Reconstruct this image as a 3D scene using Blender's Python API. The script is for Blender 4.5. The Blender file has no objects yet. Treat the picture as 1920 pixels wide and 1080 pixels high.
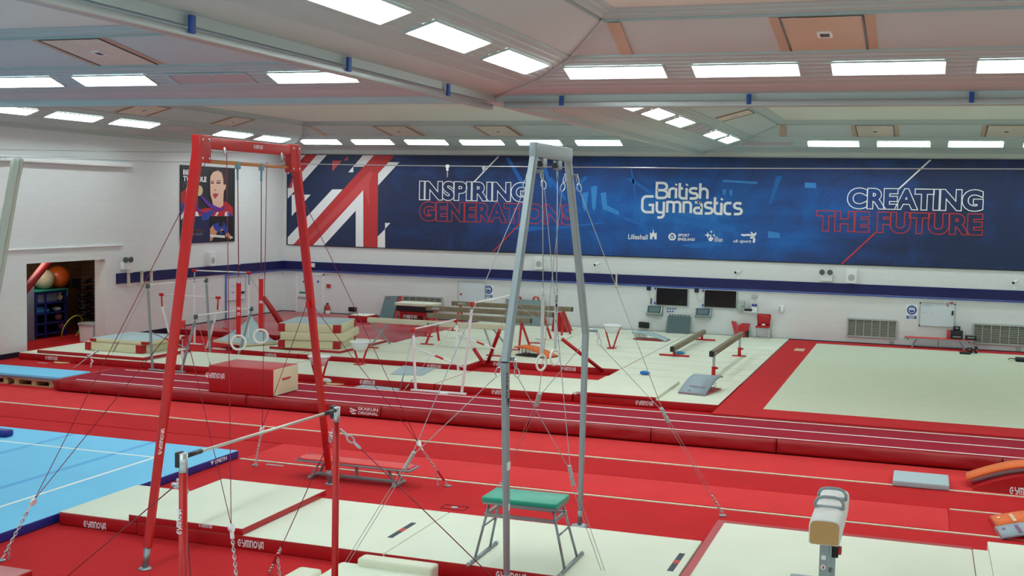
import bpy, bmesh, math, random
from mathutils import Vector as V, Matrix
random.seed(4)
scn = bpy.context.scene
C = scn.collection
# ------------------------------------------------------------------ camera
FPX = 2221.38
YAW, PIT, ROL = 0.333363, 0.0717645, 0.0211294
CAM = V((0, 0, 4.95))
_cy, _sy, _cp, _sp = math.cos(YAW), math.sin(YAW), math.cos(PIT), math.sin(PIT)
_f = V((-_sy*_cp, _cy*_cp, -_sp)); _r = V((_cy, _sy, 0)); _u = _r.cross(_f)
_c, _s = math.cos(ROL), math.sin(ROL)
RIGHT = _c*_r + _s*_u; UP = -_s*_r + _c*_u
cd = bpy.data.cameras.new('camera'); cam = bpy.data.objects.new('camera', cd); C.objects.link(cam)
cd.sensor_width = 36; cd.lens = FPX/1920*36; cd.clip_end = 200
m = Matrix.Identity(4)
for i in range(3):
    m[i][0], m[i][1], m[i][2], m[i][3] = RIGHT[i], UP[i], -_f[i], CAM[i]
cam.matrix_world = m
scn.camera = cam
# ------------------------------------------------------------------ world, exposure
w = bpy.data.worlds.new('world'); scn.world = w; w.use_nodes = True
w.node_tree.nodes['Background'].inputs[0].default_value = (0.8, 0.9, 1, 1)
w.node_tree.nodes['Background'].inputs[1].default_value = 0.05
scn.view_settings.view_transform = 'Standard'; scn.view_settings.look = 'None'
scn.view_settings.gamma = 1; scn.view_settings.use_curve_mapping = False
scn.view_settings.exposure = 0.43
LIGHT = 15.0          # radiance of a lit ceiling panel
LCOL = (0.88, 1.0, 1.0)

# ------------------------------------------------------------------ survey helpers: a sight line met with a known plane of the hall
def ray(x, y): return _f + RIGHT*((x-960)/FPX) - UP*((y-540)/FPX)
def G(x, y, z=0.0): d = ray(x, y); return CAM + d*((z-CAM.z)/d.z)
def PY(x, y, Y): d = ray(x, y); return CAM + d*(Y/d.y)
def PX(x, y, X): d = ray(x, y); return CAM + d*(X/d.x)

# ------------------------------------------------------------------ materials
def lin(c): c /= 255; return c/12.92 if c <= .04045 else ((c+.055)/1.055)**2.4
def rgb(c): return (lin(c[0]), lin(c[1]), lin(c[2]), 1)
MATS = {}
def mat(name, col, rough=.6, metal=0, noise=0, nscale=3, bump=0, bscale=60, spec=.5):
    if name in MATS: return MATS[name]
    M = bpy.data.materials.new(name); M.use_nodes = True; MATS[name] = M
    nt = M.node_tree; b = nt.nodes['Principled BSDF']
    b.inputs['Base Color'].default_value = rgb(col); b.inputs['Roughness'].default_value = rough
    b.inputs['Metallic'].default_value = metal; b.inputs['Specular IOR Level'].default_value = spec
    if noise or bump:
        tc = nt.nodes.new('ShaderNodeTexCoord')
    if noise:
        n = nt.nodes.new('ShaderNodeTexNoise'); n.inputs['Scale'].default_value = nscale; n.inputs['Detail'].default_value = 5
        nt.links.new(tc.outputs['Object'], n.inputs['Vector'])
        r = nt.nodes.new('ShaderNodeValToRGB')
        k = rgb(col); r.color_ramp.elements[0].position = .3; r.color_ramp.elements[1].position = .7
        r.color_ramp.elements[0].color = (k[0]*(1-noise), k[1]*(1-noise), k[2]*(1-noise), 1)
        r.color_ramp.elements[1].color = (min(1, k[0]*(1+noise)), min(1, k[1]*(1+noise)), min(1, k[2]*(1+noise)), 1)
        nt.links.new(n.outputs['Fac'], r.inputs['Fac']); nt.links.new(r.outputs['Color'], b.inputs['Base Color'])
    if bump:
        n = nt.nodes.new('ShaderNodeTexNoise'); n.inputs['Scale'].default_value = bscale; n.inputs['Detail'].default_value = 3
        nt.links.new(tc.outputs['Object'], n.inputs['Vector'])
        bm = nt.nodes.new('ShaderNodeBump'); bm.inputs['Strength'].default_value = bump; bm.inputs['Distance'].default_value = .02
        nt.links.new(n.outputs['Fac'], bm.inputs['Height']); nt.links.new(bm.outputs['Normal'], b.inputs['Normal'])
    return M
def emit(name, col, strength):
    M = bpy.data.materials.new(name); M.use_nodes = True; MATS[name] = M
    b = M.node_tree.nodes['Principled BSDF']; b.inputs['Base Color'].default_value = (.8, .8, .8, 1)
    b.inputs['Emission Color'].default_value = (*col, 1); b.inputs['Emission Strength'].default_value = strength
    return M
def block_wall(name, col, col2, mortar, axis, bw, bh, strength, rough=.6, msize=.012):
    M = bpy.data.materials.new(name); M.use_nodes = True; MATS[name] = M
    nt = M.node_tree; b = nt.nodes['Principled BSDF']; b.inputs['Roughness'].default_value = rough
    tc = nt.nodes.new('ShaderNodeTexCoord'); sp = nt.nodes.new('ShaderNodeSeparateXYZ'); cb = nt.nodes.new('ShaderNodeCombineXYZ')
    nt.links.new(tc.outputs['Object'], sp.inputs[0]); nt.links.new(sp.outputs[axis], cb.inputs[0]); nt.links.new(sp.outputs[2], cb.inputs[1])
    br = nt.nodes.new('ShaderNodeTexBrick'); nt.links.new(cb.outputs[0], br.inputs['Vector'])
    br.inputs['Color1'].default_value = rgb(col); br.inputs['Color2'].default_value = rgb(col2); br.inputs['Mortar'].default_value = rgb(mortar)
    br.inputs['Scale'].default_value = 1; br.inputs['Brick Width'].default_value = bw; br.inputs['Row Height'].default_value = bh
    br.inputs['Mortar Size'].default_value = msize
    nt.links.new(br.outputs['Color'], b.inputs['Base Color'])
    bu = nt.nodes.new('ShaderNodeBump'); bu.inputs['Strength'].default_value = strength; bu.inputs['Distance'].default_value = .01; bu.invert = True
    nt.links.new(br.outputs['Fac'], bu.inputs['Height']); nt.links.new(bu.outputs['Normal'], b.inputs['Normal'])
    return M
def red_carpet(name, col):
    return mat(name, col, .95, noise=.05, nscale=1.3, bump=.25, bscale=120, spec=.15)

RED = mat('red vinyl', (176, 16, 24), .42, bump=.12, bscale=14)
REDD = mat('dark red vinyl', (156, 14, 22), .42, bump=.45, bscale=5)
REDP = mat('red painted steel', (196, 22, 22), .3)
REDF = mat('red fabric strap', (200, 24, 26), .8)
CREAM = mat('cream mat cloth', (222, 228, 208), .85, noise=.025, nscale=.9, bump=.06, bscale=200, spec=.2)
CREAMV = mat('cream vinyl', (222, 216, 178), .5, bump=.05, bscale=10)
GREYB = mat('pale blue grey cloth', (170, 192, 196), .8, bump=.08, bscale=160)
SLATE = mat('slate grey foam', (88, 106, 110), .85, bump=.1, bscale=150)
BLUEF = mat('sky blue carpet', (126, 202, 238), .9, noise=.03, nscale=.7, bump=.15, bscale=150, spec=.15)
BLUED = mat('blue carpet seam', (100, 174, 226), .9)
BLUEV = mat('royal blue vinyl', (20, 40, 130), .45, bump=.08, bscale=12)
WHITE = mat('white paint', (236, 240, 240), .5)
WHITET = mat('white line tape', (238, 240, 234), .7)
STEEL = mat('galvanised steel', (150, 160, 164), .38, .7)
ALU = mat('grey powder coated metal', (150, 162, 166), .4, .25)
CHROME = mat('chrome', (205, 208, 210), .32, .85)
ROPE = mat('steel cable', (176, 182, 184), .4, .5)
REDC = mat('dark red cable', (120, 24, 42), .5)
BLACK = mat('black plastic', (18, 20, 26), .4)
NAVY = mat('navy paint', (9, 16, 86), .55)
NAVYD = mat('dark navy skirting', (12, 18, 44), .5)
ORANGE = mat('orange board cloth', (226, 112, 52), .75)
GREEN = mat('green vinyl', (20, 160, 132), .35)
SUEDE = mat('worn brown suede', (136, 124, 104), .9, noise=.18, nscale=9, bump=.1, bscale=90)
TAN = mat('tan leather', (196, 156, 100), .6)
LEATH = mat('pale leather', (226, 228, 224), .5, noise=.05, nscale=6)
WOOD = mat('pale wood', (196, 160, 112), .6)
SHEET = mat('whiteboard surface', (214, 226, 232), .3)
GREYP = mat('grey plastic', (176, 182, 180), .5)
INK = mat('dark ink', (30, 34, 44), .7)
PRINTW = mat('white print', (238, 240, 242), .6)
PRINTR = mat('red print', (196, 52, 56), .6)
PRINTR2 = mat('lighter red print', (206, 76, 78), .6)
PRINTN = mat('navy print', (32, 46, 84), .6)
SCREEN = mat('black glass screen', (10, 12, 18), .12)
SIGNB = mat('safety sign blue', (30, 80, 160), .5)
CEIL = mat('white ceiling board', (192, 206, 204), .7)
CEILP = mat('ceiling slats', (184, 200, 198), .6, spec=.2)
CEILT = mat('white rooflight sheet', (220, 226, 214), .7)
TAPE = mat('brown packing tape', (192, 164, 136), .6)
RAILM = mat('galvanised rail', (176, 184, 182), .4, .5)
TRACK = mat('crimson track carpet', (160, 38, 56), .95, noise=.05, nscale=2, bump=.2, bscale=150, spec=.1)
LAMP = emit('lit diffuser', LCOL, LIGHT)

# ------------------------------------------------------------------ mesh building
class MB:
    def __init__(s): s.bm = bmesh.new()
    def face(s, pts, mi=0):
        f = s.bm.faces.new([s.bm.verts.new(p) for p in pts]); f.material_index = mi; return f
    def poly(s, pts, off, mi=0):                       # flat plate: outline pts (3D), thickness vector off
        n = len(pts); off = V(off)
        a = [s.bm.verts.new(V(p)) for p in pts]; b = [s.bm.verts.new(V(p)+off) for p in pts]
        fs = [s.bm.faces.new(a), s.bm.faces.new(b[::-1])]
        for i in range(n): fs.append(s.bm.faces.new((a[i], b[i], b[(i+1) % n], a[(i+1) % n])))
        for f in fs: f.material_index = mi
        return s
    def box(s, x0, x1, y0, y1, z0, z1, bev=0, top=None, seg=2, rot=None, xs=False):
        bm2 = bmesh.new()
        bmesh.ops.create_cube(bm2, size=1)
        for v in bm2.verts: v.co = V((v.co.x*(x1-x0), v.co.y*(y1-y0), v.co.z*(z1-z0)))
        if bev: bmesh.ops.bevel(bm2, geom=bm2.edges[:], offset=bev, segments=seg, affect='EDGES', profile=.6)
        bm2.normal_update()
        c = V(((x0+x1)/2, (y0+y1)/2, (z0+z1)/2))
        mp = {}
        for v in bm2.verts:
            p = v.co.copy()
            if rot is not None: p = rot @ p
            mp[v] = s.bm.verts.new(p+c)
        for f in bm2.faces:
            try: g = s.bm.faces.new([mp[v] for v in f.verts])
            except ValueError: continue
            g.smooth = bool(bev)
            if top is not None and (f.normal.z > .8 or xs and abs(f.normal.x) > .2 and abs(f.normal.y) < .3): g.material_index = top
        bm2.free(); return s
    def tube(s, pts, r, seg=8, closed=False, r2=None, cap=True):
        pts = [V(p) for p in pts]; n = len(pts)
        if n < 2: return s
        t0 = (pts[1]-pts[0]).normalized()
        a = t0.orthogonal().normalized(); rings = []
        for i in range(n):
            if closed: t = (pts[(i+1) % n]-pts[i-1]).normalized()
            elif i == 0: t = t0
            elif i == n-1: t = (pts[-1]-pts[-2]).normalized()
            else: t = ((pts[i+1]-pts[i]).normalized()+(pts[i]-pts[i-1]).normalized())
            if t.length < 1e-6: t = t0
            t.normalize()
            a = (a-t*a.dot(t))
            if a.length < 1e-6: a = t.orthogonal()
            a.normalize(); b = t.cross(a)
            rr = r if r2 is None else r+(r2-r)*i/(n-1)
            rings.append([s.bm.verts.new(pts[i]+(a*math.cos(2*math.pi*k/seg)+b*math.sin(2*math.pi*k/seg))*rr) for k in range(seg)])
        for i in range(n if closed else n-1):
            A, B = rings[i], rings[(i+1) % n]
            for k in range(seg):
                f = s.bm.faces.new((A[k], A[(k+1) % seg], B[(k+1) % seg], B[k])); f.smooth = seg > 5
        if cap and not closed:
            s.bm.faces.new(rings[0][::-1]); s.bm.faces.new(rings[-1])
        return s
    def bar(s, p0, p1, wx, wy, ref=(0, 0, 1), taper=1.0, bev=0):   # rectangular bar, wx along ref-ish normal
        p0, p1 = V(p0), V(p1); t = (p1-p0).normalized(); ref = V(ref)
        if abs(t.dot(ref)) > .99: ref = V((0, 1, 0))
        a = t.cross(ref).normalized(); b = a.cross(t)
        def ring(p, k):
            x, y = wx/2*k, wy/2*k
            if not bev: o = [(x, y), (-x, y), (-x, -y), (x, -y)]
            else:
                q = bev; o = [(x, y-q), (x-q, y), (-x+q, y), (-x, y-q), (-x, -y+q), (-x+q, -y), (x-q, -y), (x, -y+q)]
            return [s.bm.verts.new(p+a*i+b*j) for i, j in o]
        A, B = ring(p0, 1), ring(p1, taper); n = len(A)
        for k in range(n): s.bm.faces.new((A[k], A[(k+1) % n], B[(k+1) % n], B[k]))
        s.bm.faces.new(A[::-1]); s.bm.faces.new(B); return s
    def loft(s, rings, cap=True, smooth=True):
        R = [[s.bm.verts.new(V(p)) for p in r] for r in rings]; n = len(R[0])
        for A, B in zip(R, R[1:]):
            for k in range(n):
                f = s.bm.faces.new((A[k], A[(k+1) % n], B[(k+1) % n], B[k])); f.smooth = smooth
        if cap: s.bm.faces.new(R[0][::-1]); s.bm.faces.new(R[-1])
        return s
    def cyl(s, c, r, z0, z1, seg=24, r2=None):
        return s.tube([(c[0], c[1], z0), (c[0], c[1], z1)], r, seg, r2=r2)
    def ball(s, c, r, sx=1, sy=1, sz=1, u=20, v=12):
        g = bmesh.ops.create_uvsphere(s.bm, u_segments=u, v_segments=v, radius=r)
        for q in g['verts']: q.co = V((q.co.x*sx, q.co.y*sy, q.co.z*sz))+V(c)
        for q in g['verts']:
            for f in q.link_faces: f.smooth = True
        return s
    def lathe(s, c, prof, seg=24):
        rings = [[V((c[0]+r*math.cos(2*math.pi*k/seg), c[1]+r*math.sin(2*math.pi*k/seg), c[2]+z)) for k in range(seg)] for r, z in prof]
        return s.loft(rings)
    def chain(s, p0, p1, link=.05, r=.006):
        p0, p1 = V(p0), V(p1); t = (p1-p0); L = t.length; t.normalize(); n = max(2, int(L/(link*.78)))
        a = t.orthogonal().normalized(); b = t.cross(a)
        for i in range(n):
            c = p0+t*(L*(i+.5)/n); q = a if i % 2 else b
            s.tube([c+t*(link/2*math.cos(k*math.pi/4))+q*(link*.3*math.sin(k*math.pi/4)) for k in range(8)], r, 5, closed=True)
        return s
    def ribbon(s, pts, w, o, u, v, sc=1.0):             # flat mitred stroke in the plane (o,u,v)
        P = [V((p[0], p[1])) for p in pts]; P = [q for i, q in enumerate(P) if i == 0 or (q-P[i-1]).length > 1e-4]; n = len(P); L = []; R = []
        for i in range(n):
            d0 = (P[i]-P[i-1]).normalized() if i else None; d1 = (P[i+1]-P[i]).normalized() if i < n-1 else None
            if d0 is None: d0 = d1
            if d1 is None: d1 = d0
            n0 = V((-d0.y, d0.x)); n1 = V((-d1.y, d1.x)); mm = (n0+n1)
            if mm.length < 1e-5: mm = n0
            mm.normalize(); k = 1/max(.45, mm.dot(n0))
            L.append(P[i]+mm*(w/2*k)); R.append(P[i]-mm*(w/2*k))
        f3 = lambda p: o+u*(p.x*sc)+v*(p.y*sc)
        a = [s.bm.verts.new(f3(p)) for p in L]; b = [s.bm.verts.new(f3(p)) for p in R]
        for i in range(n-1): s.bm.faces.new((b[i], b[i+1], a[i+1], a[i]))
        return s
    def bounds(s):
        c = [v.co for v in s.bm.verts]
        return V([min(p[i] for p in c) for i in range(3)]), V([max(p[i] for p in c) for i in range(3)])
    def mesh(s, name, mats, base):
        base = V(base)
        for v in s.bm.verts: v.co -= base
        bmesh.ops.recalc_face_normals(s.bm, faces=s.bm.faces[:])
        me = bpy.data.meshes.new(name); s.bm.to_mesh(me); s.bm.free()
        for k in (mats if isinstance(mats, (list, tuple)) else [mats]): me.materials.append(k)
        return me
ROOT = {}; ROOTLAST = [None]
def tag(o, label, cat, group=None):
    o['label'] = label; o['category'] = cat; o['kind'] = 'thing'
    if group: o['group'] = group
    return o
def T(name, label, cat, base, group=None):              # a thing: Empty at its base, parts are its children
    o = bpy.data.objects.new(name, None); o.empty_display_size = .1; C.objects.link(o); o.location = base
    ROOT[o] = V(base); return tag(o, label, cat, group)
def P(name, mb, mats, parent, label=None):              # a part (or sub-part)
    b = ROOT[parent]; o = bpy.data.objects.new(name, mb.mesh(name, mats, b)); C.objects.link(o); o.parent = parent
    ROOT[o] = b; ROOTLAST[0] = o
    if label: o['label'] = label
    return o
def S(name, label, cat, mb, mats, group=None):          # a thing that is one mesh
    lo, hi = mb.bounds(); b = V(((lo.x+hi.x)/2, (lo.y+hi.y)/2, lo.z))
    o = bpy.data.objects.new(name, mb.mesh(name, mats, b)); o.location = b; C.objects.link(o); ROOT[o] = b
    return tag(o, label, cat, group)
def ST(name, mb, mats):                                 # the setting
    o = bpy.data.objects.new(name, mb.mesh(name, mats, (0, 0, 0))); C.objects.link(o); o['kind'] = 'structure'; return o
def dup(root, loc, label=None, rotz=0, group=None):
    r = root.copy(); C.objects.link(r); r.location = loc; r.rotation_euler = (0, 0, rotz)
    if label: r['label'] = label
    if group: r['group'] = group
    for ch in list(root.children):
        c = ch.copy(); C.objects.link(c); c.parent = r
        for g in ch.children:
            d = g.copy(); C.objects.link(d); d.parent = c
    return r

# ------------------------------------------------------------------ lettering
def glyphs(text, bold=0.0, outline=0.0, shear=0.0, space=1.0, res=4):
    cu = bpy.data.curves.new('t', 'FONT'); cu.body = text; cu.size = 1; cu.resolution_u = res
    cu.offset = bold; cu.shear = shear; cu.space_character = space
    if outline: cu.fill_mode = 'NONE'; cu.bevel_depth = outline; cu.bevel_resolution = 0
    else: cu.fill_mode = 'FRONT'
    o = bpy.data.objects.new('t', cu); C.objects.link(o)
    dg = bpy.context.evaluated_depsgraph_get(); dg.update()
    me = bpy.data.meshes.new_from_object(o.evaluated_get(dg))
    vs = [v.co.copy() for v in me.vertices]; fs = [tuple(p.vertices) for p in me.polygons]
    bpy.data.objects.remove(o); bpy.data.curves.remove(cu); bpy.data.meshes.remove(me)
    return vs, fs
def text(mb, s, o, u, v, w, h, bold=.015, outline=0, shear=0, space=1.0, lift=None):
    vs, fs = glyphs(s, bold, outline, shear, space)
    x0 = min(p.x for p in vs); x1 = max(p.x for p in vs); y0 = min(p.y for p in vs); y1 = max(p.y for p in vs); zm = max(p.z for p in vs) or 1
    o, u, v = V(o), V(u), V(v); n = u.cross(v)
    q = [mb.bm.verts.new(o+u*((p.x-x0)/(x1-x0)*w)+v*((p.y-y0)/(y1-y0)*h)+n*(.003*p.z/zm)) for p in vs]
    for f in fs:
        if len(set(f)) < 3: continue
        try: mb.bm.faces.new([q[i] for i in f])
        except ValueError: pass
    return mb
def arc(cx, cy, r, a0, a1, n=10, ry=None):
    ry = ry or r
    return [(cx+r*math.cos(math.radians(a0+(a1-a0)*i/n)), cy+ry*math.sin(math.radians(a0+(a1-a0)*i/n))) for i in range(n+1)]
def gym(mb, o, u, v, h):                                # the seven-letter mat maker's wordmark, letter height h
    o, u, v = V(o), V(u), V(v); W = .2; x = 0
    L = [[arc(.45, .5, .39, 50, 310, 12), [(.34, .5), (.86, .5)]],
         [[(0, 1), (.12, .6), (.45, .42), (.75, .42)], [(.8, 1), (.8, .4), (.55, .08), (.2, .08)]],
         [[(.1, 0), (.1, .85), (.3, .9), (.5, .85), (.5, 0)], [(.5, .88), (.75, .9), (.92, .8), (.92, 0)]],
         [[(.1, 0), (.1, .9), (.5, .9), (.68, .75), (.68, 0)]],
         [arc(.45, .5, .38, 0, 360, 16)],
         [[(.05, 1), (.42, .05), (.8, 1)]],
         [[(.0, 0), (.42, .92), (.75, .92), (.75, 0)], [(.3, .3), (.75, .3)]]]
    for l, wd in zip(L, (1.08, 1.0, 1.16, .92, 1.05, .72, .9)):
        for st in l: mb.ribbon([(p[0]+x, p[1]) for p in st], W, o, u, v, h)
        x += wd
    return mb
GYMW = 6.75
def spieth(mb, o, u, v, h):
    text(mb, 'SPIETH', V(o), u, v, h*4.2, h, .03); o = V(o)
    a = o-V(u)*h*1.5
    mb.face([a+V(v)*h, a+V(u)*h*1.15+V(v)*h, a+V(u)*h*.57])
    return mb
UX, UY, UZ = V((1, 0, 0)), V((0, 1, 0)), V((0, 0, 1))

# ================================================================== STRUCTURE
XL, XR, YB, YF = -25.6, 9.7, 44.2, -1.0
CB_X, CB_Y = -7.95, 21.55            # the two roof beams
FLOORM = red_carpet('red carpet', (192, 38, 42))
ST('floor_bounce', MB().box(XL+.1, XR-.05, YF+.02, 5.9, 0, .012).box(-10.1, XR-.05, 5.9, 10.2, 0, .012), mat('pale grey bounce floor', (214, 222, 222), .6))  # unseen pale floor, added to bounce neutral light up to the near ceiling
ST('floor', MB().box(XL-5.2, XR+.2, YF-.2, YB+.2, -.2, 0), FLOORM)
WALLB = block_wall('white painted blockwork', (226, 230, 230), (223, 228, 228), (221, 226, 226), 0, .45, .225, .12)
WALLL = block_wall('white painted blockwork side', (226, 230, 230), (223, 228, 228), (221, 226, 226), 1, .45, .225, .12)
ST('wall_back', MB().box(XL-.2, XR+.2, YB, YB+.2, 0, 8.2), WALLB)
d0, d1, dh = 29.0, 32.65, 2.8
WT = .42        # the store opening
b = MB(); b.box(XL-WT, XL, YF, d0, 0, 8.2); b.box(XL-WT, XL, d1, YB+.2, 0, 8.2); b.box(XL-WT, XL, d0, d1, dh, 8.2)
ST('wall_left', b, WALLL)
ST('wall_right', MB().box(XR, XR+.2, YF, YB, 0, 8.2), WALLL)
ST('wall_front', MB().box(XL-.2, XR+.2, YF-.2, YF, 0, 8.2), WALLB)
# lintel moulding over the opening and pilaster casing
ST('trim_1', MB().box(XL, XL+.06, 28.2, 33.5, dh+.42, dh+.47, .01), WHITE)
# store room
BRICK = block_wall('bare blockwork', (150, 124, 92), (134, 110, 82), (112, 94, 74), 1, .46, .24, .6, .9)
BRICK2 = block_wall('bare blockwork return', (150, 124, 92), (134, 110, 82), (112, 94, 74), 0, .46, .24, .6, .9)
ST('wall_store', MB().box(XL-4.4, XL-4.2, d0-2, d1+4.2, 0, 3.4), BRICK)
b = MB(); b.box(XL-4.2, XL-WT, d1+4.0, d1+4.2, 0, 3.4); b.box(XL-4.2, XL-WT, d0-1.6, d0-1.4, 0, 3.4); ST('wall_store_return', b, BRICK2)
ST('ceiling_store', MB().box(XL-4.4, XL-WT, d0-2, d1+4.2, 3.4, 3.5), WHITE)
# skirting
b = MB(); b.box(XL, XR, YB-.03, YB, 0, .2); ST('baseboard_back', b, NAVYD)
b = MB(); b.box(XL, XL+.03, 14, d0-.35, 0, .16); b.box(XL, XL+.03, d1+.9, YB, 0, .2); ST('baseboard_left', b, NAVYD)
# navy band with its cable pipe
BZ0, BZ1 = 1.95, 2.30
ST('trim_2', MB().box(XL, XR, YB-.05, YB, BZ0, BZ1), NAVY)
ST('trim_3', MB().box(XL, XL+.05, 33.2, YB, BZ0, BZ1), NAVY)
b = MB(); b.tube([(XL+.05, YB-.06, BZ0-.04), (XR-.03, YB-.06, BZ0-.04)], .022); b.tube([(XL+.06, 39.8, BZ0-.04), (XL+.06, YB-.06, BZ0-.04)], .022)
b.tube([(XL+.05, 39.8, BZ0), (XL+.05, 39.8, .05)], .022)
S('cable_pipe', 'thin blue pipe running along under the navy band on the walls', 'pipe', b, mat('blue pipe', (40, 84, 190), .35))
# cornice
ST('trim_4', MB().box(XL, XR, YB-.16, YB, 6.84, 6.99, .01), mat('cornice', (196, 204, 200), .6))
ST('trim_5', MB().box(XL, XL+.05, YF, YB, 6.9, 7.0), WHITE)

# ------------------------------------------------------------------ ceiling: four coffers between the beams
def prof():
    L = [(.09, .09, 6.86), (.09, .09, 6.98)]
    a, bb = (1.40, 7.13), (2.20, 7.40)
    L += [(.75, .75, 7.055), (.77, .77, 7.065), (1.1, 1.1, 7.1), (1.11, 1.11, 7.11)]
    L += [(1.32, 1.32, 7.128), (1.33, 1.33, 7.137)]
    n = 6
    for i in range(n):
        d = 1.40+.8*i/n; z = 7.14+(.27)*i/n
        L += [(d, d, z), (d+.01, d+.01, z+.02)]
    L += [(2.2, 2.2, 7.40), (2.2, 2.2, 7.44), (2.23, 2.25, 7.44)]
    L += [(3.2, 4.0, 7.70), (3.2, 4.0, 7.76), (3.24, 4.06, 7.74)]
    L += [(3.32, 4.18, 7.765), (3.33, 4.19, 7.785), (3.42, 4.3, 7.805), (3.43, 4.31, 7.825), (3.52, 4.44, 7.84)]
    return L
COF = [(XL, CB_X, YF, CB_Y), (CB_X, XR, YF, CB_Y), (XL, CB_X, CB_Y, YB), (CB_X, XR, CB_Y, YB)]
for x0, x1, y0, y1 in COF:
    b = MB(); L = prof(); rings = []
    for dx, dy, z in L:
        rings.append([b.bm.verts.new(p) for p in ((x0+dx, y0+dy, z), (x1-dx, y0+dy, z), (x1-dx, y1-dy, z), (x0+dx, y1-dy, z))])
    for A, B in zip(rings, rings[1:]):
        for k in range(4): b.bm.faces.new((A[k], A[(k+1) % 4], B[(k+1) % 4], B[k]))
    f = b.bm.faces.new(rings[-1]); f.material_index = 1
    for f in b.bm.faces:
        if f.material_index: continue
        zc = f.calc_center_median().z
        f.material_index = 0 if 7.03 < zc < 7.43 or zc > 7.72 else 2
    ST('ceiling', b, [CEILP, CEILT, CEIL])
b = MB(); b.box(XL, XR, CB_Y-.1, CB_Y+.1, 6.85, 6.985); b.box(CB_X-.1, CB_X+.1, YF, CB_Y-.1, 6.85, 6.985); b.box(CB_X-.1, CB_X+.1, CB_Y+.1, YB, 6.85, 6.985)
b.box(XL, XR, YF, YB, 8.0, 8.2); ST('ceiling_beam', b, CEIL)

# a tilted rectangle on a coffer face. side: 'far','near','left','right' of coffer; a0..a1 along the beam; d0..d1 distance from beam
def zprof(d, ydir):
    L = [(l[1] if ydir else l[0], l[2]) for l in prof()]
    for (da, za), (db, zb) in zip(L, L[1:]):
        if da <= d <= db and db > da: return za+(zb-za)*(d-da)/(db-da)
    return L[-1][1]
def facept(side, cof, a, d, dn=0.0):
    x0, x1, y0, y1 = COF[cof]; z = zprof(d, side in ('far', 'near'))+dn
    return {'far': V((a, y1-d, z)), 'near': V((a, y0+d, z)), 'left': V((x0+d, a, z)), 'right': V((x1-d, a, z))}[side]
def facequad(side, cof, a0, a1, da, db, dn=0.0):
    return [facept(side, cof, a0, da, dn), facept(side, cof, a1, da, dn), facept(side, cof, a1, db, dn), facept(side, cof, a0, db, dn)]
def bars4(mb, q, wd, th):
    for i in range(4): mb.bar(q[i], q[(i+1) % 4], wd, th)
    return mb
UNLIT = mat('unlit diffuser', (190, 182, 182), .35)
def ceil_light(side, cof, a0, a1, label, group, lit=True):
    q = facequad(side, cof, a0, a1, 1.42, 1.86, -.02)
    c = sum(q, V())/4
    t = T('ceiling_light', label, 'light', c, group)
    P('frame', bars4(MB(), q, .03, .03), CEIL, t)
    e = [c+(p-c)*.96 for p in q]; b = MB(); b.poly(e, (0, 0, .02))
    P('diffuser', b, LAMP if lit else UNLIT, t)
    m1 = (q[0]+q[1])/2; m2 = (q[2]+q[3])/2; dz = V((0, 0, -.004))
    P('divider', MB().bar(m1+dz, m2+dz, .012, .012), CEIL, t)
    return t
ORD = ['first', 'second', 'third', 'fourth', 'fifth', 'sixth', 'seventh', 'eighth']
def row(side, cof, starts, ln, where, group, unlit=(), word='light panel'):
    n = 0
    for i, s in enumerate(starts):
        if i in unlit:
            ceil_light(side, cof, s, s+ln, 'unlit dull %s %s' % (word, where), group, False)
        else:
            ceil_light(side, cof, s, s+ln, 'bright %s, %s %s' % (word, ORD[n], where), group); n += 1
row('far', 2, [-23.85, -21.55, -19.25, -16.95, -14.65, -12.35], 1.75, 'from the left above the flag half of the banner', 'light panels above the left of the banner')
row('far', 3, [-6.25, -3.97, -1.66, .62, 2.95], 1.75, 'from the left above the right half of the banner', 'light panels above the right of the banner', (0,))
row('far', 1, [-5.98, -3.77, -1.53, .65], 1.75, 'from the left in the big upper right row', 'light panels of the near right coffer')
row('far', 0, [-18.5, -16.25, -14.0, -11.8], 1.75, 'from the left in the large upper left row', 'light panels of the near left coffer', (2,))
row('left', 1, [11.5, 14.35, 17.2], 2.1, 'in the steep row leading to the beam crossing', 'light panels beside the long beam')
row('left', 3, [25.1, 27.95, 30.75, 33.55, 36.35, 39.1], 2.1, 'in the small steep row at centre right', 'light panels beyond the beam crossing', (3,))
lw = [PX(51.7, 218.3, -24.2).y-2.2, PX(80, 221.7, -24.2).y, PX(200, 234.3, -24.2).y, PX(300, 245.7, -24.2).y, PX(395, 256, -24.2).y, PX(473, 263.3, -24.2).y]
row('left', 2, lw, 2.15, 'from the left above the left wall', 'light panels along the left wall', (3,))
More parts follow.
